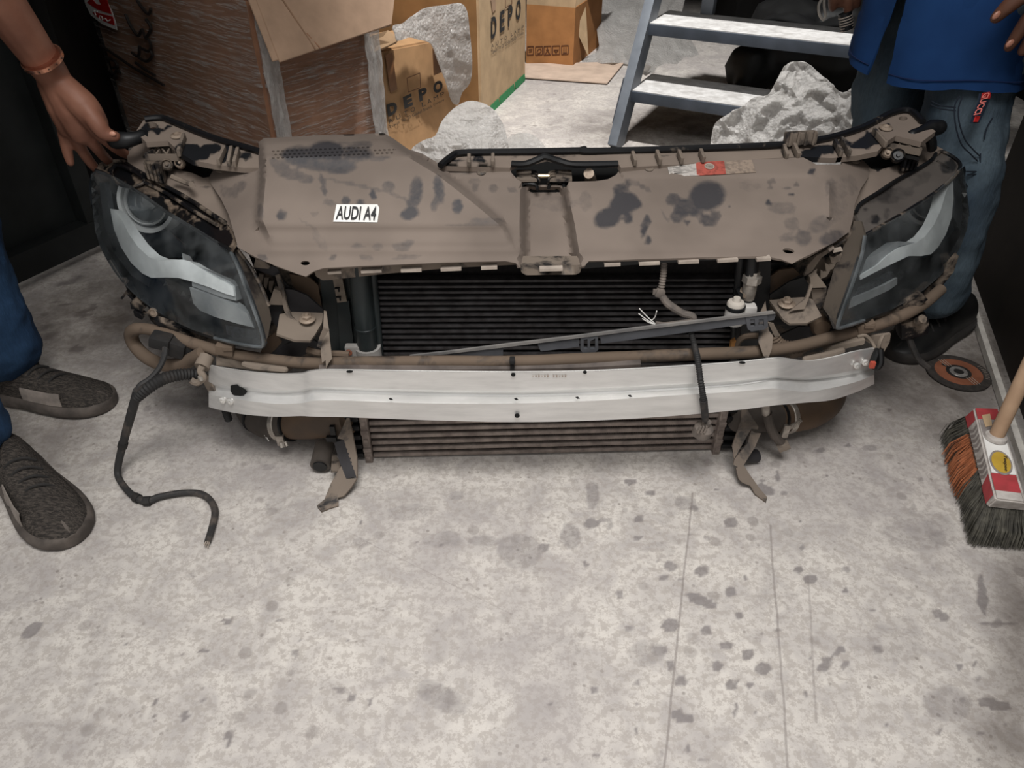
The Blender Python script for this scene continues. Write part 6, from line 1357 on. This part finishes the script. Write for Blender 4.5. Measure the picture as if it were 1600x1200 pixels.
# --- person on the right, standing behind the other headlight
m_tunic = M('blue_cotton', (30, 60, 104), (22, 46, 84), 5, .9, 0, .05, .1)
P2 = thing('person', 'person in long blue top and worn grey-blue jeans standing by the dark door', 'person', (.90, 1.65, 0))
cloth('jeans', [([V((.91,1.56,.86)), PY(1513,150,1.56), PY(1506,230,1.52), PY(1500,300,1.49), V((.945,1.49,.14))], [.10,.082,.075,.070,.066]), ([V((.90,1.76,.86)), PY(1392,130,1.79), PY(1388,180,1.77), V((.86,1.76,.14))], [.10,.080,.073,.066]), ([V((.91,1.57,.86)), V((.90,1.75,.86))], [.11,.11])], m_jean2, P2, .008, .016)
m_blk = M('black_shoe_leather', (20,20,21), (32,31,30), 20, .5); m_blksole = M('black_shoe_sole', (34,32,31), (50,46,43), 20, .7)
shoe(P2, PZ(1390, 563, 0), PZ(1390, 563, 0) + V((.235, .155, 0)), (m_blk, m_blksole, m_lace, M('pale_patch', (120,114,106), None, 20, .7)))
shoe(P2, V((.70,1.80,0)), V((.97,1.74,0)), (m_blk, m_blksole, m_lace, m_blk))
# long top, open in a slit at the side
cx, cy = .878, 1.665
def tring(z, rx, ry, slit):
    a0 = rad(203)
    return [V((cx + rx*math.cos(a)*(1+.035*math.sin(a*7+z*9)), cy + ry*math.sin(a)*(1+.035*math.sin(a*6+z*5)), z + .006*math.sin(a*3))) for a in [a0 + slit/2 + (2*math.pi-slit)*k/60 for k in range(61)]]
rows = [tring(z, rx, ry, s) for z, rx, ry, s in ((.570,.170,.200,.30),(.615,.166,.196,.26),(.67,.163,.192,.20),(.73,.160,.188,.14),(.78,.158,.184,.09),(.84,.156,.18,.01),(.95,.152,.176,.0),(1.1,.15,.18,.0),(1.25,.15,.19,.0),(1.36,.12,.17,.0),(1.42,.07,.09,.0))]
bm = loft(rows, 1, 3, .003); tn = obj('long_top', bm, m_tunic, P2, 70); d = tn.modifiers.new('folds', 'DISPLACE'); d.texture = clouds; d.strength = .010; d.mid_level = .5; d.texture_coords = 'LOCAL'
g = newbm(); tube(g, [p + V((0,0,.018)) + (p-V((cx,cy,p.z))).normalized()*.001 for p in rows[0]], .0012, 5, 1); obj('hem_seam', g, M('dark_blue_thread', (12,36,80), None, 20, .9), P2)
cloth('sleeve', [([V((.88,1.47,1.33)), V((.90,1.42,1.10))], [.075,.068])], m_tunic, P2, .009, .012); cloth('sleeve', [([V((.86,1.86,1.33)), V((.83,1.90,1.10))], [.075,.068])], m_tunic, P2, .009, .012)
w2 = V((.975, 1.40, .86)); w3 = PY(1318, -70, 1.86)
ch = [([V((.88,1.47,1.30)), V((.93,1.40,1.07)), w2], [.05,.045,.028]), ([w2, PY(1640, -20, 1.41)], [.029,.033]), ([w2 + V((-.01,0,0)), PY(1615, -22, 1.40)], [.028,.028]), ([w2, PY(1655, 20, 1.41)], [.028,.028]),
 ([PY(1620,-20,1.395), PY(1598,-8,1.39), PY(1575,10,1.395), PY(1556,28,1.405)], [.018,.0145,.013,.0095]),
 ([PY(1640,-5,1.405), PY(1612,22,1.40), PY(1594,48,1.405), PY(1576,74,1.415)], [.017,.0125,.0115,.0085]),
 ([PY(1645,5,1.41), PY(1628,35,1.41), PY(1612,58,1.415), PY(1598,80,1.425)], [.016,.0125,.0115,.009]),
 ([PY(1655,15,1.415), PY(1646,45,1.42), PY(1636,68,1.425), PY(1628,88,1.435)], [.016,.0125,.0115,.009]), ([PY(1662,20,1.42), PY(1662,48,1.425), PY(1656,66,1.43)], [.014,.0115,.009]),
 ([V((.86,1.86,1.30)), V((.82,1.90,1.06)), w3], [.05,.045,.028]), ([w3, PY(1318,-30,1.86)], [.030,.033])]
for a, b, r in (((1303,-22),(1301,12),.0115),((1314,-22),(1313,6),.011),((1326,-22),(1325,20),.0115),((1338,-22),(1339,8),.0105)): ch.append(([PY(*a,1.85), PY((a[0]+b[0])/2,(a[1]+b[1])/2,1.845), PY(*b,1.85)], [r*1.1, r, r*.8]))
ch.append(([PY(1306,-50,1.85), PY(1292,-34,1.83), PY(1289,-14,1.83)], [.014,.012,.009])); ch.append(([V((.878,1.665,1.34)), V((.865,1.66,1.44)), V((.85,1.655,1.50))], [.07,.055,.055]))
b2 = body(P2, m_skin2, ch, (.835, 1.65, 1.60), (-.95, -.2, -.2))
for px, py, y, a in ((1557,24,1.392,.6),(1578,68,1.40,.7)):
    g = newbm(); bmesh.ops.create_icosphere(g, subdivisions=2, radius=1.0); R_ = Matrix.Rotation(a, 3, 'Y')
    for v in g.verts: v.co = PY(px, py, y) + R_ @ V((v.co.x*.0055, v.co.y*.003, v.co.z*.008))
    obj('fingernail', g, m_nail2, b2, 60)
# jeans details: pocket seams and the badge
m_thr = M('dark_thread', (26,34,46), None, 30, .9); yj = tps([(1450,200,1.49),(1505,200,1.432),(1560,200,1.49),(1450,330,1.465),(1500,330,1.402),(1545,330,1.465),(1505,150,1.455),(1455,150,1.515),(1565,150,1.515)])
def seam(pl, r=.0014): g = newbm(); tube(g, [PY(x, y, yj(x, y) - .004) for x, y in pl], r, 5, 4); obj('seam', g, m_thr, P2)
for pl in ([(1455,158),(1470,165),(1493,168)], [(1454,163),(1470,170),(1493,173)], [(1500,150),(1492,165),(1493,195),(1502,225),(1516,240),(1528,252)], [(1505,150),(1498,168),(1499,192),(1508,218),(1520,233),(1530,243)], [(1566,150),(1553,180),(1542,200),(1538,218)], [(1532,240),(1531,262)], [(1510,268),(1530,268),(1548,267)], [(1512,273),(1530,272),(1546,272)]): seam(pl)
def badge(q, mat, o, nm='badge', par=P2): return obj(nm, sheet(q, lambda a, b: yj(a, b) - o - .012, 'Y', .0015, (), 6), mat, par)
bd_ = badge([(1531,146),(1550,144),(1546,158),(1536,180),(1530,192),(1516,192),(1520,180),(1529,158)], M('navy_badge', (34,48,66), None, 20, .8), .016); m_red = M('red_badge', (206,42,40), None, 20, .7)
badge([(1536,145),(1549,143),(1547,154),(1534,155)], m_red, .019, 'badge_print', bd_); badge([(1525,181),(1532,181),(1528,190.5),(1522,190.5)], m_red, .019, 'badge_print', bd_)
a, b, c = PY(1540.5,149,yj(1540,149)-.032), PY(1524.5,183,yj(1524,183)-.032), PY(1548,153,yj(1548,153)-.032)
text('GUCCI', a + V((-.006,0,0)), b-a, (V((1,0,.25))), .0125, (b-a).length, .02, M('pale_red_print', (226,120,110), None, 20, .7), bd_, lift=.005)
# what the far hand holds
TL = thing('metal_clasp', 'small steel clasp with ribbed black grip hanging from the far hand', 'clasp', PY(1290, 20, 1.83))
g = newbm(); tube(g, [PY(x, y, 1.82) for x, y in ((1288,-8),(1283,0),(1279,10),(1281,24),(1287,31),(1290,24),(1288,10),(1288,-8))], .003, 6, 3); obj('clasp_loop', g, m_metal, TL)
g = newbm(); cyl(g, PY(1320, 20, 1.845), PY(1324, 46, 1.84), .014, 14); gp = obj('ribbed_grip', g, m_black, TL)
for k in range(6): g = newbm(); p = PY(1320.8+k*.6, 26+k*4, 1.844-.0005*k); lathe(g, [(.0135,-.001),(.0150,-.001),(.0150,.001),(.0135,.001)], p, PY(1320,20,1.845)-PY(1324,46,1.84), 16); obj('grip_ring', g, m_ltab, gp)
